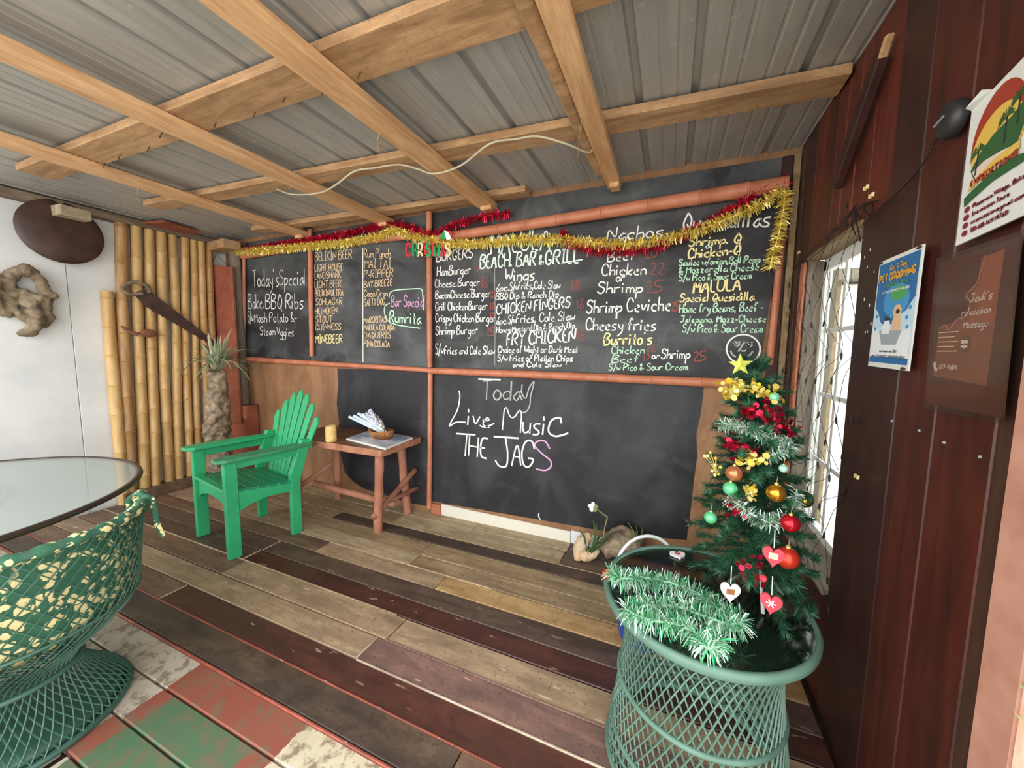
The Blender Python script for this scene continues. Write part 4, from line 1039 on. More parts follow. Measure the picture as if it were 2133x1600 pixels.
MB().sphere(kp+tp(0, .006), .018, 10, (1, 1, .9)).build('knot', M['leafprint'], t, smooth=True)

# round green side table in the right corner
rc = (.130, 1.305); RZ = .60
t = thing('resin_table', 'round green woven resin table with smoked glass top by the red wall', 'table', (rc[0], rc[1], 0))
tab = [(0, .275), (.05, .274), (.14, .262), (.28, .245), (.42, .232), (.50, .238), (.57, .265)]
lattice(rc, tab, .01, .575, 60, 1.15, .0026, 20).build('woven_strands', M['wicker'], t)['kind'] = 'stuff'
for nm_, r, z, th in (('base_ring', .276, .012, .012), ('lower_ring', .265, .115, .009), ('middle_ring', .246, .29, .009), ('lower_ring', .271, .075, .006)):
    ringm(rc, r, z, th).build(nm_, M['wicker'], t, smooth=True)
MB().lathe([(.278, .562), (.298, .567), (.309, .578), (.311, .594), (.305, .603), (.296, .603), (.291, .592), (.276, .580)], (rc[0], rc[1], 0), 72, closed=True).build('rim', M['wicker'], t, smooth=True)
MB().lathe([(0, RZ-.004), (.294, RZ-.004), (.294, RZ-.012), (0, RZ-.012)], (rc[0], rc[1], 0), 72).build('table_top', M['glass_dark'], t)
TT = RZ-.004

# blue bucket behind the table
bk = (-.06, 1.82)
t = thing('blue_bucket', 'blue bucket with white curved handle behind the round green table', 'bucket', (bk[0], bk[1], 0))
M['blue'] = plain('blue_plastic', '#1f4fa8', .4, col2='#173c86', sc=6)
MB().lathe([(0, 0), (.11, 0), (.115, .01), (.145, .33), (.155, .335), (.155, .35), (.138, .35), (.108, .012), (0, .012)], (bk[0], bk[1], 0), 36).build('body', M['blue'], t, smooth='auto')
hp = [V((bk[0]+.15*cos(a)*.98, bk[1], .34+.175*sin(a))) for a in [pi*k/16 for k in range(17)]]
hr = rz(radians(25)); hp = [V((bk[0], bk[1], 0))+hr @ (p-V((bk[0], bk[1], 0))) for p in hp]
MB().tube(hp, .008, 8).build('handle', M['winframe'], t, smooth=True)

# ------------------------------------------------------------------ tinsel
def foil(name, c1, c2, rough=.28, metal=.75):
    m_, n, l, b = newmat(name); g = n.new('ShaderNodeNewGeometry')
    l.new(ramp(n, l, g.outputs['Random Per Island'], [(.2, c1), (.8, c2)]), b.inputs['Base Color'])
    b.inputs['Roughness'].default_value = rough; b.inputs['Metallic'].default_value = metal; return m_
M['f_gold'] = foil('gold_foil', '#e6c93e', '#fff6a8', .25, .55)
M['f_red'] = foil('red_foil', '#a80f2e', '#e83058')
M['f_green'] = foil('green_foil', '#1f9a5c', '#d8f5e2', .35, .45)
M['f_green2'] = foil('silver_green_foil', '#3c8f62', '#eef8f2', .3, .5)
M['core'] = plain('tinsel_core', '#5a4a30', .7)
def tinsel(mb, path, rad, per_m, w_=.0032, seed=0, down=0.0, jr=.35):
    rr = random.Random(seed); path = [V(p) for p in path]
    for a, b in zip(path[:-1], path[1:]):
        L = (b-a).length; t_ = (b-a).normalized(); u = t_.orthogonal().normalized(); q_ = t_.cross(u)
        for _ in range(max(1, int(L*per_m+rr.random()))):
            s_ = rr.random(); th = rr.uniform(0, 2*pi); d = u*cos(th)+q_*sin(th)+t_*rr.uniform(-.5, .5)+V((0, 0, -down)); d.normalize()
            ln = rad*rr.uniform(1-jr, 1.1); p = a+(b-a)*s_; e = d.cross(V((rr.gauss(0, 1), rr.gauss(0, 1), rr.gauss(0, 1)))).normalized()*w_*.5
            mid = p+d*ln*.55+e*rr.uniform(-1.5, 1.5); tip = p+d*ln+V((0, 0, -.12*ln))
            mb.add([p-e, p+e, mid+e, mid-e, tip+e*.6, tip-e*.6], [(0, 1, 2, 3), (3, 2, 4, 5)])
    return mb
def garland(name, label, pts, rad, mat, per_m=900, off=.06, w_=.0036, seed=0, cat='tinsel', down=.1, group=None):
    P = curve([wp(x, y, o_ if o_ else off) for x, y, o_ in [(p+(0,))[:3] for p in pts]], 6)
    t = thing(name, label, cat, P[len(P)//2], group)
    MB().tube(P, .004, 5).build('core', M[mat], t)
    tinsel(MB(), P, rad, per_m, w_, seed, down).build('foil_strands', M[mat], t)['kind'] = 'stuff'
garland('gold_garland', 'long gold tinsel garland looping across all the chalkboards', [(492, 524), (560, 520), (640, 512), (720, 505), (800, 488), (822, 478), (860, 492), (930, 506), (1000, 506), (1060, 500), (1140, 498), (1200, 502), (1280, 508), (1360, 502), (1420, 488), (1480, 470), (1540, 445), (1590, 420), (1630, 395)], .046, 'f_gold', 1500, .085, .0046, seed=3)
garland('gold_garland', 'gold tinsel tail hanging down at the right end of the menu', [(1634, 395), (1632, 440), (1622, 490), (1610, 530), (1604, 560)], .045, 'f_gold', 1500, .08, .0046, seed=4)
garland('red_garland', 'dark red tinsel garland above the drinks lists', [(515, 520), (580, 508), (640, 500), (700, 490), (770, 475), (800, 468), (850, 470), (885, 487), (920, 480), (960, 462), (1010, 450), (1030, 448), (1062, 445)], .042, 'f_red', 1200, .075, .0046, seed=5)
garland('red_garland', 'red tinsel garland looping under the gold one over the nachos heading', [(1170, 478), (1182, 500), (1200, 512), (1260, 522), (1340, 518), (1400, 500), (1440, 480), (1500, 450), (1560, 412), (1610, 388), (1640, 372)], .042, 'f_red', 1200, .07, .0046, seed=6)
garland('red_garland', 'short red tinsel end hanging beside the menu top right corner', [(1640, 380), (1636, 440), (1618, 500), (1612, 540)], .036, 'f_red', 700, .05, seed=7)

# letters of the greeting sign
letters = [('C', (846, 512), 'red'), ('H', (860, 512), 'green'), ('R', (871, 511), 'cream'), ('I', (883, 511), 'red'), ('S', (888, 511), 'green'), ('T', (897, 512), 'red'), ('M', (905, 511), 'green'), ('A', (918, 512), 'red'), ('S', (928, 512), 'cream')]
FC = {'red': plain('red_felt', '#c8252c', .8), 'green': plain('green_felt', '#1f9a58', .8), 'cream': plain('cream_felt', '#e6cf9c', .8), 'white': plain('white_felt', '#efe8ea', .8)}
t = thing('christmas_sign', 'red, green and cream letter sign reading CHRISTMAS hanging from the gold tinsel', 'sign', wp(888, 535, .10))
for ch, (x, y), c in letters:
    p0 = wp(x, 534, .105); st, L = strokes(ch); h = (wp(x, 508, .105)-p0).z
    mb = MB()
    for s_ in st:
        P = [p0+V((px_*h*.105, 0, py_*h/6)) for px_, py_ in s_]
        P = chaikin(P, 1) if ch in 'CS' else P
        a = MB().ribbon(P, NB, .016); n0 = len(a.v)
        a.v += [p+V((0, .006, 0)) for p in a.v[:n0]]; f0 = list(a.f)
        a.f += [tuple(i+n0 for i in f)[::-1] for f in f0]
        k = n0//2
        for i in range(k-1): a.f += [(2*i, 2*i+2, n0+2*i+2, n0+2*i), (2*i+1, n0+2*i+1, n0+2*i+3, 2*i+3)]
        mb.add(a.v, a.f)
    mb.build('letter', FC[c], t)
MB().tube([wp(846, 508, .10), wp(890, 505, .10), wp(938, 509, .10)], .002, 5).build('string', M['twine'], t)
for i, (pts, c) in enumerate((([(915, 497), (925, 479), (929, 498)], 'green'), ([(925, 479), (930, 500), (941, 498), (934, 484)], 'white'), ([(929, 480), (940, 482), (943, 492)], 'red'))):
    MB().prism([wp(*p, .108+.002*i) for p in pts], (0, .008, 0)).build('hat_piece', FC[c], t)

# thick green tinsel lying on the round table
def tt(px, py, z=0): return at(px, py, 2, TT+z)
t = thing('green_garland', 'thick green and silver tinsel heap lying on the smoked glass table', 'tinsel', tt(1420, 1260))
P = curve([tt(1272, 1192, .03), tt(1300, 1205, .05), tt(1350, 1205, .05), tt(1400, 1215, .055), tt(1450, 1235, .05), tt(1500, 1270, .05), tt(1545, 1292, .05), tt(1520, 1300, .05), tt(1470, 1285, .055), tt(1400, 1262, .05), tt(1330, 1265, .05), tt(1305, 1270, .05), tt(1350, 1290, .05), tt(1410, 1300, .05), tt(1450, 1322, .05), tt(1475, 1350, .05), tt(1500, 1330, .05), tt(1470, 1310, .06)], 6)
MB().tube(P, .004, 5).build('core', M['f_green'], t)
tinsel(MB(), P, .042, 3000, .0024, 11, .0).build('foil_strands', M['f_green'], t)['kind'] = 'stuff'
bb = tt(1264, 1196, .02)
o = MB().sphere(bb, .017, 14).build('red_bauble', plain('orange_red_gloss', '#c8381c', .15, .3), smooth=True); tag(o, 'small orange red bauble at the left end of the green table tinsel', 'bauble')
def heart(c, w_, h_, th, nrm, up=V((0, 0, 1)), mat='red', name='heart'):
    nrm = V(nrm).normalized(); ex = up.cross(nrm).normalized(); P = []
    for k in range(28):
        a = 2*pi*k/28; x = 16*sin(a)**3/17; y = (13*cos(a)-5*cos(2*a)-2*cos(3*a)-cos(4*a))/15
        P.append(V(c)+ex*x*w_/2+up*y*h_/2-nrm*th/2)
    return MB().prism(P, nrm*th)
M['heart_white'] = plain('white_wood', '#e6dfe0', .6); M['heart_red'] = plain('red_wood', '#c83a48', .6, col2='#b02f3e', sc=10)
c0 = tt(1412, 1156, .006)
t = thing('heart_ornament', 'white wooden heart lying flat on the smoked glass', 'ornament', c0)
heart(c0, .062, .05, .009, (0, 0, 1), V((-.3, .95, 0)).normalized()).build('heart', M['heart_white'], t, bev=.002)
heart(c0+V((0, 0, .0052)), .022, .018, .001, (0, 0, 1), V((-.3, .95, 0)).normalized()).build('print', M['heart_red'], t)

# ------------------------------------------------------------------ small christmas tree
tb0 = V((.30, 1.37, TT)); tip = at(1572, 752, 1, 1.43)
M['needle'] = foil('green_needles', '#153c27', '#2f6644', .6, 0)
M['branch'] = plain('dark_green_stem', '#274a34', .7)
t = thing('christmas_tree', 'small artificial christmas tree standing on the round green table', 'christmas tree', tb0)
TRE = t
ax = tip-tb0
MB().tube([tb0+V((0, 0, .02)), tb0+ax*.5, tip], [.011, .009, .004], 8).build('trunk', M['branch'], t, smooth=True)
for k in range(3):
    a = 2*pi*k/3+.5; MB().tube([tb0+V((cos(a)*.09, sin(a)*.09, .006)), tb0+V((0, 0, .12))], .0055, 6).build('stand_leg', M['winframe'], t, smooth=True)
def clampwall(p):
    lim = .40 if p.y < 1.36 else .47
    if p.x > lim: p.x = lim-R.random()*.04
    return p
nb = 150
for k in range(nb):
    u = (k+.5)/nb; u = u**.92; c0 = tb0+ax*(.10+.88*u)
    a = k*2.399+R.uniform(-.3, .3); L = (.165*(1-u)**.75+.045)*R.uniform(.85, 1.12)
    dz = .35*u+.02+R.uniform(-.12, .12)-.28*(1-u)
    if u > .93: dz = 1.1
    d = V((cos(a), sin(a), dz)).normalized()
    pts = [c0+d*L*s_/5+V((0, 0, -.05*L*(s_/5)**2*(2 if u < .35 else .3))) for s_ in range(6)]
    for p in pts: clampwall(p)
    mb = MB().tube(pts, .0022, 4); rr = random.Random(k)
    nn = int(L*1700)
    for _ in range(nn):
        s_ = rr.random()**.8*5; i = min(4, int(s_)); p = pts[i]+(pts[i+1]-pts[i])*(s_-i); th = rr.uniform(0, 2*pi)
        uu = d.orthogonal().normalized(); qq = d.cross(uu); nd = (uu*cos(th)+qq*sin(th)+d*.7).normalized()*.026*rr.uniform(.7, 1.2)
        e = nd.cross(d).normalized()*.0016
        mb.add([p-e, p+e, p+nd], [(0, 1, 2)])
    mb.build('branch', M['needle'], t)
# long lower branches reaching left
for k, (px, py, yy) in enumerate(((1436, 1092, 1.30), (1500, 1190, 1.22), (1470, 1030, 1.34), (1560, 1215, 1.15), (1640, 1225, 1.20), (1650, 1180, 1.25))):
    e1 = clampwall(at(px, py, 1, yy)); c0 = tb0+ax*(.22 if k else .30); mid = (c0+e1)/2+V((0, 0, .02))
    pts = curve([c0, mid, e1], 4); mb = MB().tube(pts, .0028, 4); rr = random.Random(100+k); L = (e1-c0).length; d = (e1-c0).normalized()
    for _ in range(int(L*1700)):
        s_ = rr.random()*(len(pts)-1); i = int(s_); p = pts[i]+(pts[i+1]-pts[i])*(s_-i); th = rr.uniform(0, 2*pi)
        uu = d.orthogonal().normalized(); qq = d.cross(uu); nd = (uu*cos(th)+qq*sin(th)+d*.7).normalized()*.028*rr.uniform(.7, 1.2)
        e = nd.cross(d).normalized()*.0017; mb.add([p-e, p+e, p+nd], [(0, 1, 2)])
    mb.build('branch', M['needle'], t)

def tz(px, py, d=0.0):
    """on the front skin of the tree: cone round its axis"""
    for yy in [1.10+.01*i for i in range(50)]:
        p = at(px, py, 1, yy); u = (p.z-tb0.z)/ax.z; c_ = tb0+ax*u
        r = .15*max(0, 1-u)**.75+.045+d
        if (p-V((c_.x, c_.y, p.z))).length < r: return clampwall(p)
    return clampwall(at(px, py, 1, 1.30))
def tree_tinsel(name, label, pts, mat, rad, per_m, w_, seed, discs=False):
    P = curve([tz(*p) for p in pts], 5); t = thing(name, label, 'tinsel', P[len(P)//2])
    MB().tube(P, .003, 5).build('core', M[mat], t)
    mb = MB()
    if discs:
        rr = random.Random(seed)
        for a, b in zip(P[:-1], P[1:]):
            for _ in range(int((b-a).length*per_m)+1):
                c_ = a+(b-a)*rr.random()+V([rr.gauss(0, 1)*rad*.42 for _ in range(3)]); nr = V([rr.gauss(0, 1) for _ in range(3)]).normalized(); u = nr.orthogonal().normalized(); q_ = nr.cross(u); r = w_*rr.uniform(.6, 1.1)
                mb.add([c_+(u*cos(2*pi*i/7)+q_*sin(2*pi*i/7))*r for i in range(7)], [tuple(range(7))])
        mb.build('foil_discs', M[mat], t)['kind'] = 'stuff'
    else: tinsel(mb, P, rad, per_m, w_, seed).build('foil_strands', M[mat], t)['kind'] = 'stuff'
tree_tinsel('gold_sequin_garland', 'gold sequin garland around the top of the tree', [(1512, 815), (1535, 808), (1560, 812), (1590, 818), (1612, 825)], 'f_gold', .03, 520, .010, 1, True)
tree_tinsel('gold_sequin_garland', 'gold sequin garland in the middle of the tree', [(1545, 968), (1565, 960), (1590, 952)], 'f_gold', .03, 520, .010, 2, True)
tree_tinsel('gold_sequin_garland', 'small gold sequin twist above the orange bauble', [(1557, 1010), (1563, 1022), (1568, 1035)], 'f_gold', .02, 420, .009, 3, True)
tree_tinsel('red_sequin_garland', 'red sequin garland sloping under the gold tree top', [(1548, 850), (1580, 858), (1605, 862), (1625, 885), (1650, 900)], 'f_red', .034, 620, .010, 4, True)
tree_tinsel('red_sequin_garland', 'red sequin garland on the left middle of the tree', [(1512, 915), (1530, 930), (1555, 938), (1575, 942)], 'f_red', .03, 520, .009, 5, True)
tree_tinsel('red_sequin_garland', 'dark red sequin cluster near the foot of the tree', [(1555, 1205), (1565, 1190), (1575, 1175)], 'f_red', .035, 900, .009, 6, True)
tree_tinsel('red_sequin_garland', 'dark red sequins deep in the left branches', [(1518, 1050), (1530, 1066), (1545, 1060)], 'f_red', .025, 500, .008, 7, True)
tree_tinsel('silver_green_tinsel', 'silver green tinsel across the upper tree', [(1503, 885), (1530, 885), (1560, 892), (1590, 905), (1620, 920), (1655, 925)], 'f_green2', .030, 3000, .0022, 8)
tree_tinsel('silver_green_tinsel', 'silver green tinsel winding across the lower tree', [(1515, 1035), (1550, 1060), (1590, 1085), (1620, 1085), (1650, 1060), (1660, 1020)], 'f_green2', .030, 3000, .0022, 9)
tree_tinsel('silver_green_tinsel', 'silver green tinsel on the right side of the tree', [(1600, 950), (1630, 940), (1650, 930)], 'f_green2', .026, 2400, .0022, 10)
# baubles
for nm_, lb, px, py, r, col, mt, dd in (('bauble', 'copper coloured bauble on the left of the tree', 1529, 986, .030, '#b9744e', .5, .02), ('bauble', 'light green bauble under the copper one', 1521, 1018, .026, '#63c98a', .3, .02),
        ('bauble', 'orange gold bauble on the right middle of the tree', 1616, 1027, .032, '#c88a2c', .8, .02), ('bauble', 'shiny gold bauble sticking out towards the window', 1675, 1040, .033, '#d8b94a', .95, .06),
        ('bauble', 'light green bauble at the lower left of the tree', 1480, 1078, .024, '#63c98a', .3, .02), ('bauble', 'shiny red bauble on the lower right of the tree', 1646, 1090, .030, '#c41f2c', .6, .03),
        ('bauble', 'large orange red bauble low on the right behind a red heart', 1640, 1162, .038, '#c93a26', .4, .0), ('bauble', 'pale green bauble beside the gold tree top', 1613, 828, .018, '#7fd6a0', .3, .01),
        ('bauble', 'tiny pale green bauble half way up on the right', 1632, 976, .015, '#9fe0c8', .3, .02)):
    c0 = tz(px, py, dd); 
    if px == 1675: c0 = at(px, py, 1, 1.42)
    r *= .8; c0.x = min(c0.x, XR-.02-r)
    t = thing(nm_, lb, 'bauble', c0); mt_ = plain('gloss_'+col[1:], col, .12 if mt > .4 else .3, mt)
    t = MB().sphere(c0, r, 20).build('ball', mt_, t, smooth=True)
    MB().lathe([(r*.2, r*.96), (r*.2, r*1.18), (0, r*1.18)], c0, 10).build('cap', M['f_gold'], t, smooth='auto')
    MB().tube([c0+V((0, 0, r*1.15)), c0+V((.002, 0, r*1.15+.02))], .0009, 4).build('hook', M['twine'], t)
# star
c0 = at(1542, 760, 1, 1.37)
P = []
for k in range(10):
    a = pi/2+pi*k/5+.05; r = .036 if k % 2 == 0 else .015; P.append(c0+V((r*cos(a), 0, r*sin(a))))
o = MB().add([c0+V((0, -.012, 0)), c0+V((0, .012, 0))]+P, [(0, 2+k, 2+(k+1) % 10) for k in range(10)]+[(1, 2+(k+1) % 10, 2+k) for k in range(10)]).build('star', plain('glitter_lime', '#cfd84a', .4, .3, col2='#f0f28a', sc=60)); tag(o, 'yellow green glitter star at the tree top', 'star')
# gold sprig
b0 = tz(1492, 985, .02); t = thing('gold_sprig', 'gold berry sprig sticking out of the left of the tree', 'ornament', b0)
mbs = MB(); mbb = MB()
for k in range(9):
    e0 = b0+V((R.uniform(-.05, .01), R.uniform(-.02, .02), R.uniform(-.01, .075))); mbs.tube([b0, (b0+e0)/2+V((0, 0, .005)), e0], .0012, 4); mbb.sphere(e0, .006, 7)
mbs.build('stems', M['f_gold'], t)['kind'] = 'stuff'; mbb.build('berries', M['f_gold'], t, smooth=True)['kind'] = 'stuff'
# hanging hearts
for lb, px, py, yy, mt, pr_ in (('white wooden heart hanging over the green tinsel', 1521, 1232, 1.12, 'heart_white', 'rust'), ('red wooden heart with a white snowflake hanging lowest on the right', 1606, 1256, 1.10, 'heart_red', 'heart_white'),
                             ('red wooden heart with a pale label in front of the red bauble', 1611, 1158, 1.13, 'heart_red', 'ytext')):
    c0 = at(px, py, 1, yy); t = thing('heart_ornament', lb, 'ornament', c0); nv = (O-c0); nv.z = 0; nv = (nv.normalized()+V((.25 if mt == 'heart_white' else 0, 0, 0))).normalized()
    hrt = heart(c0, .052, .058, .007, nv).build('heart', M[mt], t, bev=.002); root_, t = t, hrt
    if pr_ == 'rust' or pr_ == 'ytext':
        ex = V((0, 0, 1)).cross(nv).normalized()
        MB().prism([c0+nv*.0038+ex*a+V((0, 0, b)) for a, b in ((-.010, -.008), (.010, -.006), (.010, .010), (-.010, .008))], nv*.0008).build('print', M['basket'] if pr_ == 'rust' else M['ytext'], t)
    else:
        mb = MB(); ex = V((0, 0, 1)).cross(nv).normalized()
        for k in range(6): d_ = ex*cos(pi*k/3)+V((0, 0, sin(pi*k/3))); mb.ribbon([c0+nv*.004, c0+nv*.004+d_*.011], nv, .0028)
        mb.build('snowflake', M['heart_white'], t)['kind'] = 'stuff'
    MB().tube([c0+V((0, 0, .022)), c0+V((0, .005, .07))], .0012, 4).build('cord', M['heart_white'], root_)
# red sequin gem
c0 = at(1590, 1205, 1, 1.14); o = MB().sphere(c0, .010, 6).build('red_gem', M['heart_red']); tag(o, 'tiny red faceted gem hanging near the tree foot', 'ornament')

# ------------------------------------------------------------------ driftwood and orchid at the foot of the boards
c0 = V((-.40, 2.40, 0))
t = thing('orchid', 'small orchid with long green blades on a pale husk at the foot of the board', 'plant', c0)
def yv(px, py, y): return at(px, py, 1, y)
M['husk'] = plain('pale_husk', '#d9b48a', .8, col2='#b7a890', sc=14, bm=.6)
mb = MB(); mb.tube(curve([yv(1205, 1168, 2.34), yv(1207, 1145, 2.36), yv(1218, 1125, 2.38), yv(1232, 1116, 2.40)], 4), [.02, .03, .036, .04, .045, .047, .048, .046, .042, .036, .03, .025, .016], 9)
mb.tube(curve([yv(1212, 1162, 2.33), yv(1232, 1155, 2.36), yv(1246, 1144, 2.38)], 3), [.02, .03, .034, .033, .03, .024, .014], 8)
organic('husk', mb, M['husk'], t, .007, .02, .03)
M['blade'] = plain('orchid_leaf', '#4f6b38', .5, col2='#37502a', sc=14)
M['stalk'] = plain('orchid_stalk', '#7f8050', .6)
for k, (x0, y0, xm, ym, x1, y1, w_) in enumerate(((1222, 1150, 1217, 1120, 1206, 1103, .008), (1230, 1150, 1240, 1115, 1236, 1085, .010), (1232, 1148, 1244, 1120, 1242, 1090, .012), (1228, 1150, 1245, 1125, 1254, 1095, .010),
        (1230, 1150, 1258, 1128, 1272, 1112, .014), (1226, 1148, 1250, 1135, 1275, 1118, .013), (1224, 1146, 1245, 1132, 1268, 1110, .013), (1230, 1152, 1246, 1140, 1262, 1130, .013), (1224, 1152, 1240, 1135, 1250, 1118, .014),
        (1250, 1130, 1275, 1110, 1298, 1112, .006), (1290, 1112, 1305, 1118, 1318, 1125, .005))):
    P = curve([yv(x0, y0, 2.34), yv(xm, ym, 2.34+.01*(k % 4)), yv(x1, y1, 2.36+.015*(k % 3))], 5); n_ = len(P)
    MB().tube(P, [w_*(.45+.55*sin(pi*min(1, .15+i/n_)))*.9 for i in range(n_)], 4, sq=.3).build('leaf', M['blade'], t)
P = curve([yv(1256, 1125, 2.36), yv(1260, 1098, 2.37), yv(1265, 1078, 2.37), yv(1262, 1075, 2.37), yv(1250, 1066, 2.36), yv(1243, 1060, 2.35)], 4)
MB().tube(P, .0045, 6).build('flower_stem', M['stalk'], t, smooth=True)
fc = yv(1236, 1056, 2.34)
for k in range(5):
    a = 2*pi*k/5+.4; d_ = V((cos(a), -.3, sin(a)))
    MB().sphere(fc+d_*.018, .016, 8, (.8+.4*abs(cos(a)), .35, .8+.4*abs(sin(a)))).build('petal', M['ktext'] if k in (1, 2, 3) else M['stalk'], t, smooth=True)
t = thing('driftwood_log', 'grey driftwood block with green shoots leaning against the board behind the bucket', 'driftwood', (-.16, 2.40, 0))
mb = MB(); mb.tube([yv(1255, 1150, 2.38), yv(1275, 1135, 2.42), yv(1300, 1125, 2.44), yv(1335, 1140, 2.42)], [.05, .085, .10, .06], 9)
organic('log', mb, M['drift'], t, .012, .04, .05)
for x0, y0, x1, y1, w_ in ((1325, 1128, 1308, 1088, .008), (1325, 1128, 1306, 1103, .008), (1324, 1128, 1325, 1095, .010), (1328, 1130, 1338, 1098, .014), (1330, 1130, 1348, 1110, .006)):
    P = curve([yv(x0, y0, 2.34), yv((x0+x1)/2+3, (y0+y1)/2, 2.35), yv(x1, y1, 2.36)], 5); n_ = len(P)
    MB().tube(P, [w_*(1.1-i/n_) for i in range(n_)], 4, sq=.35).build('leaf', M['stalk' if w_ < .009 else 'blade'], t)

# ------------------------------------------------------------------ posters on the red wall
def quad_on_wall(cs, x):
    return [at(a, b, 0, x) for a, b in cs]
def poster(name, label, cat, cs, x, th=.004, mat='winframe'):
    Q = quad_on_wall(cs, x)         # TL TR BR BL
    t = thing(name, label, cat, sum(Q, V())/4)
    t = MB().prism([p for p in Q], (th, 0, 0)).build('sheet', M[mat], t)
    def P(u, v, o_=.0006):
        a = Q[0]+(Q[1]-Q[0])*u; b = Q[3]+(Q[2]-Q[3])*u; p = b+(a-b)*v; return V((p.x-o_, p.y, p.z))
    def shape(nm_, pts, mt, o_=.0008): return MB().prism([P(u, v, o_) for u, v in pts], (.0004, 0, 0)).build(nm_, M[mt], t)
    def text(nm_, s_, u0, u1, v, h, mt, wk=.0022, o_=.0022, jit=.02, slant=0):
        mb = MB(); hh = (P(u0, v+h)-P(u0, v)).length
        write(mb, s_, P(u0, v, o_), P(u1, v, o_), hh, (-1, 0, 0), wk, 0, jit=jit, slant=slant, smooth=1); return mb.build(nm_, M[mt], t)
    return t, P, shape, text
def ell(cu, cv, ru, rv, n=24, a0=0, a1=2*pi): return [(cu+ru*cos(a0+(a1-a0)*k/n), cv+rv*sin(a0+(a1-a0)*k/n)) for k in range(n)]
for k, c, r in (('p_blue', '#2467a0', .35), ('p_blue2', '#3f8fc4', .35), ('p_white', '#dfe6ea', .4), ('p_orange', '#e0a53a', .5), ('p_green', '#4f9a58', .5), ('p_tan', '#d8b48e', .5), ('p_dark', '#33302f', .5), ('p_grey', '#9aa2a8', .4), ('p_ltblue', '#b9d6e6', .4),
                ('p_red', '#9c3a2a', .45), ('p_yel', '#d9b654', .45), ('p_dgreen', '#2f5d36', .45), ('p_maroon', '#7a2a3a', .5), ('p_brown', '#6a463c', .3), ('p_brown2', '#a4705c', .3), ('p_brown3', '#bd7c5c', .3), ('p_pale', '#d9c8bc', .4)):
    M[k] = plain(k.replace('p_', 'print_colour_'), c, r)
t, P, shape, text = poster('grooming_poster', 'blue pet grooming poster with dog and cat in a tub', 'poster', [(1833, 547), (1924, 508), (1891, 773), (1808, 762)], .566)
shape('print', [(.03, .05), (.97, .05), (.97, .965), (.03, .965)], 'p_blue', .0006)
shape('foam', [(.03, .10), (.97, .10), (.97, .60), (.90, .56), (.82, .50), (.70, .47), (.55, .40), (.35, .38), (.22, .42), (.12, .52), (.03, .56)], 'p_ltblue', .0010)
shape('foam', [(.03, .10), (.97, .10), (.97, .36), (.60, .30), (.3, .32), (.03, .38)], 'p_white', .0012)
shape('globe', ell(.55, .60, .30, .15), 'p_blue2', .0011); shape('globe', ell(.60, .66, .20, .06), 'p_green', .0013)
shape('tub', [(.22, .34), (.78, .335), (.68, .21), (.32, .21)], 'p_grey', .0016)
shape('dog', [(.52, .335), (.74, .335), (.73, .43), (.70, .46), (.72, .52), (.66, .56), (.57, .555), (.52, .51), (.56, .46), (.53, .42)], 'p_tan', .0018)
shape('dog_muzzle', ell(.64, .50, .045, .022), 'p_dark', .0022)
shape('cat', [(.29, .31), (.48, .31), (.49, .39), (.46, .42), (.48, .48), (.44, .46), (.37, .46), (.33, .48), (.34, .42), (.29, .38)], 'p_white', .0020); shape('cat_mask', [(.34, .43), (.47, .43), (.47, .465), (.48, .48), (.44, .46), (.37, .46), (.33, .48)], 'p_dark', .0022)
for u, v in ((.12, .48), (.85, .44), (.88, .36), (.10, .36), (.90, .52)): shape('bubble', ell(u, v, .03, .018, 10), 'p_blue2', .0016)
text('lettering', 'Cat & Dog', .33, .72, .885, .04, 'p_orange', .0030)
text('lettering', 'PET GROOMING', .08, .93, .795, .062, 'p_orange', .0052)
text('lettering', 'MOBILE SPA', .28, .80, .735, .028, 'p_green', .0024)
text('lettering', 'AT YOUR SERVICE AVAILABLE', .20, .84, .682, .02, 'p_white', .0018)
text('lettering', 'contact us 501', .30, .72, .145, .02, 'p_dark', .0018); text('lettering', 'ALL AT YOUR PET AND OTHER NEEDS', .12, .92, .098, .018, 'p_dark', .0016)
shape('band', [(.03, .045), (.97, .045), (.97, .082), (.03, .082)], 'p_blue', .0014)
for u, v in ((.93, .985), (.9, .015), (.05, .985)): shape('rust_spot', ell(u, v, .06, .012, 10), 'rust', .0016)

t, P, shape, text = poster('tour_poster', 'white tour poster with round palm beach emblem, curling at its top corner', 'poster', [(2024, 232), (2168, 82), (2150, 440), (1990, 513)], .562)
MB().prism([P(0, 1, 0), P(.35, 1, 0), P(.30, 1.03, .012), P(.05, 1.01, .014)], (.001, 0, 0)).build('curl', M['winframe'], t)
shape('emblem', ell(.50, .66, .40, .30, 36), 'p_red', .0010); shape('sky', ell(.50, .60, .38, .22, 30), 'p_yel', .0013)
shape('hill', [(.13, .52), (.25, .60), (.45, .66), (.70, .68), (.87, .72), (.88, .58), (.80, .48), (.5, .44), (.2, .44)], 'p_dgreen', .0016)
shape('beach', [(.16, .50), (.35, .52), (.60, .50), (.80, .47), (.70, .42), (.5, .38), (.25, .42)], 'p_pale', .0019)
for cu, cv in ((.22, .62), (.62, .70), (.78, .76)):
    shape('palm_trunk', [(cu-.012, cv-.16), (cu+.012, cv-.16), (cu+.03, cv), (cu+.01, cv)], 'p_dark', .0022)
    for k in range(7):
        a = pi*k/6-.1+.2; shape('palm_frond', [(cu+.02, cv), (cu+.02+.07*cos(a)-.01, cv+.05*sin(a)+.012), (cu+.02+.13*cos(a), cv+.06*sin(a)-.03), (cu+.02+.06*cos(a), cv+.04*sin(a)-.008)], 'p_dgreen', .0024+.0001*k)
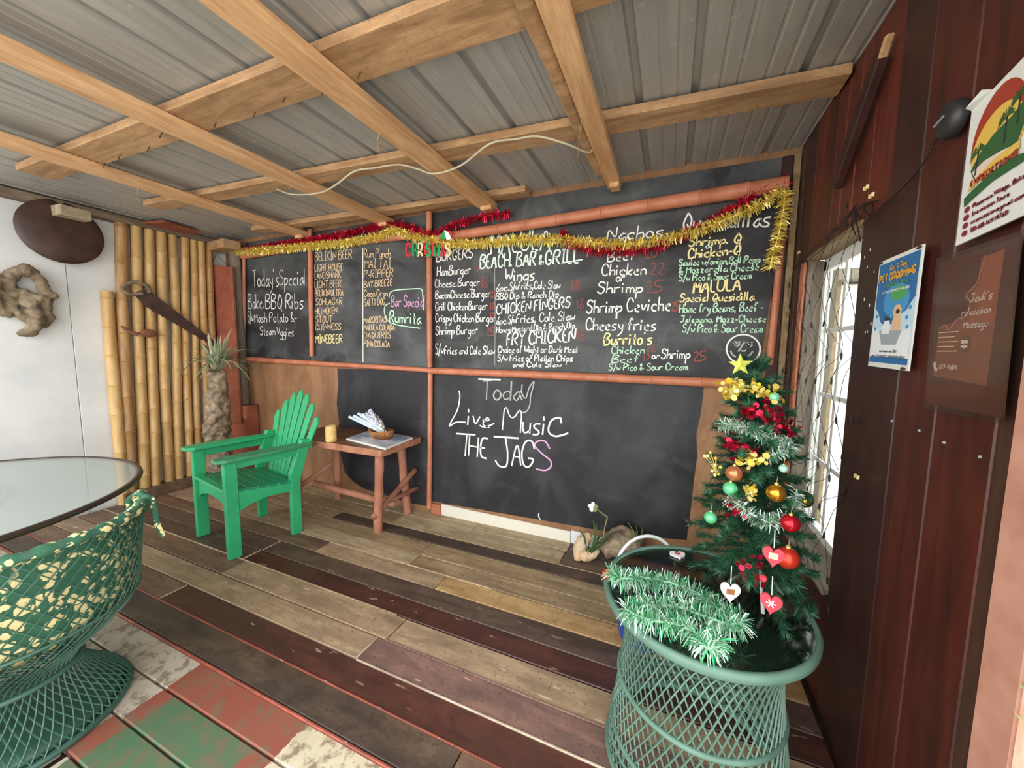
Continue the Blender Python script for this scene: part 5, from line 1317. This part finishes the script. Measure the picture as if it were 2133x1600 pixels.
shape('ribbon', [(.08, .335), (.2, .36), (.5, .40), (.78, .40), (.92, .375), (.90, .33), (.78, .33), (.5, .33), (.2, .29), (.1, .27)], 'p_dgreen', .0026)
shape('banner', [(.14, .37), (.50, .425), (.84, .43), (.84, .48), (.5, .475), (.16, .42)], 'p_yel', .0030); text('lettering', 'EXPEDITIONS', .18, .82, .395, .035, 'p_red', .0040, .0036)
for k, (s_, u1) in enumerate((('Placencia Village, Belize', .95), ('Iris mission Tours', .74), ('irismission@gmail.com', .93), ('501-668-1691 (4763)', .74))):
    v = .225-k*.058; text('lettering', s_, .24, u1, v, .028, 'p_maroon', .0030); shape('icon', ell(.14, v+.014, .045, .022, 14), 'p_maroon', .0014)

t, P, shape, text = poster('massage_poster', 'brown relaxation massage poster in a clear cover low on the dark wall', 'poster', [(1957, 548), (2125, 490), (2088, 872), (1932, 840)], .566, .003, 'p_brown')
shape('print', [(.06, .20), (.80, .17), (.86, .95), (.12, .93)], 'p_brown2', .0008); shape('print', [(.50, .55), (.80, .52), (.86, .95), (.64, .94), (.62, .8), (.56, .74), (.60, .66)], 'p_brown3', .0011)
shape('photo', [(.12, .93), (.60, .94), (.58, .80), (.50, .74), (.52, .66), (.40, .58), (.24, .56), (.09, .52)], 'p_brown', .0013)
mb = MB(); mb.ribbon(curve([P(u, v, .002) for u, v in ((.10, .53), (.2, .55), (.26, .52), (.36, .58), (.48, .60), (.52, .68), (.46, .73), (.58, .79), (.62, .86), (.66, .95))], 6), (-1, 0, 0), .003).build('wave_line', M['p_brown3'], t)
text('lettering', "Jeuli's", .52, .78, .68, .05, 'p_pale', .0028, slant=.15); text('lettering', 'relaxation', .42, .78, .60, .045, 'p_pale', .0028, slant=.15); text('lettering', 'Massage', .46, .76, .52, .045, 'p_pale', .0028, slant=.15)
for k in range(5): shape('text_line', [(.10, .50-k*.032), (.40-.05*(k % 2), .50-k*.032), (.40-.05*(k % 2), .506-k*.032), (.10, .506-k*.032)], 'p_pale', .0018)
shape('seal', ell(.50, .42, .07, .055, 24), 'p_brown', .0020); text('lettering', 'BOOK', .455, .545, .425, .018, 'p_pale', .0015, .003); text('lettering', 'NOW', .46, .54, .395, .018, 'p_pale', .0015, .003)
text('lettering', '637-4604', .16, .42, .255, .028, 'p_pale', .0026); mb = MB().ribbon(curve([P(u, v, .002) for u, v in ((.08, .30), (.09, .26), (.13, .24))], 5), (-1, 0, 0), .008).build('phone_icon', M['p_pale'], t)
o = MB()
Q = quad_on_wall([(1950, 540), (2132, 478), (2090, 885), (1925, 850)], .5635)
MB().prism(Q, (.0008, 0, 0)).build('clear_cover', glassy('clear_film', '#ece4de', .95, .15, '#8d7a72'), t)

# ------------------------------------------------------------------ round lamp and its cord, net lights
c0 = at(1994, 247, 0, .575)
t = thing('wall_lamp', 'dark round lamp on the upper red wall beside the white poster', 'lamp', c0)
rot = Matrix.Rotation(radians(-90), 3, 'Y'); M['lampd'] = plain('black_grey_plastic', '#26272a', .45)
MB().lathe([(.040, 0), (.040, .012), (.034, .022), (.02, .028), (0, .030)], c0, 32, rot=rot).build('housing', M['lampd'], t, smooth='auto')
MB().box(c0+V((-.031, 0, .0)), (.003, .034, .003), Matrix.Rotation(-.2, 3, 'X')).build('slit', M['p_grey'], t)
def rw(px, py, x=.574): return at(px, py, 0, x)
o = MB().tube(curve([rw(1985, 270), rw(1950, 290), rw(1930, 330), rw(1895, 375), rw(1860, 410), rw(1835, 430)], 6), .0026, 6).build('lamp_cord', M['wire'], smooth=True); tag(o, 'black cord running from the round lamp down to the net lights', 'cord')
t = thing('net_lights', 'net of unlit dark string lights hanging over the window', 'string lights', V((XR-.02, 1.98, 1.88)))
xn = XR-.022
def nz_(x, y): return V((xn+R.uniform(-.006, .006), x, y))
cols = 6; rws = 13; Y0, Y1 = 1.60, 2.40
G = {}
for j in range(rws+1):
    for i in range(cols+1):
        G[i, j] = nz_(Y0+(Y1-Y0)*(i+.5*(j % 2))/cols+R.uniform(-.022, .022), 1.88-j*.118+R.uniform(-.02, .02))
for s_ in (0, 1):
    for i in range(cols):
        P = []
        for j in range(rws+1):
            k = i+((j+s_) % 2)*(1 if j % 2 == 0 else 0)
            k = max(0, min(cols, i+((j+s_)//2 % 2))); P.append(G[k, j])
        MB().tube(curve(P, 4), .0010, 4, caps=False).build('wire', M['wire'], t)
rr = random.Random(5)
for (i, j), p in G.items():
    if rr.random() < .62:
        d_ = V((0, rr.uniform(-.4, .4), -1)).normalized()
        MB().tube([p, p+d_*.012, p+d_*.026], [.0032, .004, .003], 6).build('bulb_holder', M['wire'], t)
for k in range(4):
    P = [rw(1652+R.uniform(-3, 3), 560, xn)]+[rw(1652+178*s_+R.uniform(-5, 5), 560-150*s_+R.uniform(-14, 10), xn-.004*k) for s_ in (.2, .4, .6, .8)]+[rw(1832, 418, xn)]
    MB().tube(curve(P, 5), .0015, 5).build('bundle_wire', M['wire'], t)
for k in range(9):   # loose twigs of bulbs at the top knot
    a = rw(1790+R.uniform(-30, 30), 440+R.uniform(-15, 25), xn-.01); P = [a, a+V((-.01, R.uniform(-.04, .04), R.uniform(-.03, .04))), a+V((-.015, R.uniform(-.08, .08), R.uniform(-.09, .02)))]
    MB().tube(curve(P, 4), .002, 5).build('bundle_wire', M['wire'], t)
for lb, px, py in (('yellow cord clip above the window, upper of the pair', 1804, 391), ('yellow cord clip above the window, lower of the pair', 1815, 407), ('pale cord clip at the left top corner of the window', 1664, 526), ('yellow cord clip below the blue poster', 1784, 993)):
    c0 = rw(px, py, .568 if px != 1664 else .585); o = MB().box(c0, (.006, .020, .006)).box(c0+V((0, .009, 0)), (.007, .004, .012)).box(c0-V((0, .009, 0)), (.007, .004, .012)).build('cord_clip', M['ytext'] if px != 1664 else M['cup']); tag(o, lb, 'clip')

# ------------------------------------------------------------------ ceiling cable and strings
cz = 2.405
P = curve([at(x, y, 2, z) for x, y, z in ((1236, 305, 2.44), (1225, 318, 2.40), (1180, 300, 2.40), (1120, 284, 2.43), (1075, 290, 2.44), (1020, 300, 2.42), (960, 345, 2.40), (905, 362, 2.40), (870, 352, 2.42), (830, 343, 2.45), (780, 350, 2.45), (738, 357, 2.44), (700, 385, 2.41), (665, 402, 2.41), (610, 405, 2.43), (575, 393, 2.45))], 5)
o = MB().tube(P, .0055, 7).build('ceiling_cable', M['cable'], smooth=True); tag(o, 'pale cable sagging across the undersides of the rafters', 'cable')
for lb, pts in (('short frayed string hanging from the middle purlin near the third rafter', ((795, 275), (787, 290), (789, 318))), ('loose string hanging from the rafter by the white wall', ((290, 388), (287, 400), (293, 428))),
                ('thin raffia strands hanging beside the split lath', ((1215, 240), (1208, 275), (1203, 335))), ('short curled string under the wood block', ((155, 408), (158, 416), (163, 420)))):
    P = curve([at(x, y, 2, 2.42-.03*i) if pts[0][0] != 155 else at(x, y-6, 0, XL+.22) for i, (x, y) in enumerate(pts)], 5); o = MB().tube(P, .0022, 5).build('string', M['twine'], smooth=True); tag(o, lb, 'string')
# screw heads / white paint flecks on the dark wall boards
for k in range(16):
    c0 = rw(R.uniform(1800, 1830), R.uniform(500, 760), XR-.019); MB().sphere(c0, R.uniform(.002, .0045), 6, (.3, .7, 1.6)).build('paint_fleck', M['winframe'], wr)
for px, py in ((1858, 877), (1915, 897), (1967, 922), (2042, 952)):
    MB().sphere(rw(px, py, XR-.013), .0035, 8).build('screw_head', M['p_grey'], wr)

# ragged tuft on the salmon post
c0 = V((.502, .762, .90)); t = thing('dry_tuft', 'small ragged yellow green dry tuft stuck to the rough salmon post', 'plant', c0)
mb = MB(); rr = random.Random(9)
for k in range(60):
    p = c0+V((rr.uniform(.0, .05), rr.uniform(-.012, .004), rr.uniform(-.045, .045))); d_ = V((rr.gauss(0, 1), rr.gauss(-.4, .6), rr.gauss(0, 1))).normalized()*rr.uniform(.008, .02); e = d_.orthogonal().normalized()*.0022
    mb.add([p-e, p+e, p+d_], [(0, 1, 2)])
mb.build('dry_leaves', M['stalk'], t)['kind'] = 'stuff'

# groups for repeated things, and clear the builder's own note on each object
GN = {'bauble': 'baubles on the small tree', 'red_garland': 'red tinsel garlands over the chalkboards', 'gold_garland': 'gold tinsel garlands over the chalkboards', 'heart_ornament': 'wooden heart ornaments',
      'bamboo_rail': 'salmon bamboo rails of the board frame', 'bamboo_upright': 'salmon bamboo uprights of the board frame', 'cord_clip': 'cord clips on the red wall', 'string': 'loose strings under the roof',
      'chalkboard': 'chalkboards on the back wall', 'gold_sequin_garland': 'gold sequin garlands on the tree', 'red_sequin_garland': 'red sequin garlands on the tree', 'silver_green_tinsel': 'silver green tinsel on the tree', 'wood_block': 'wood blocks under the roof'}
for o in bpy.data.objects:
    if o.parent is None and 'label' in o and 'group' not in o:
        k = o.name.split('.')[0]
        if k in GN: o['group'] = GN[k]
    if '_o' in o: del o['_o']
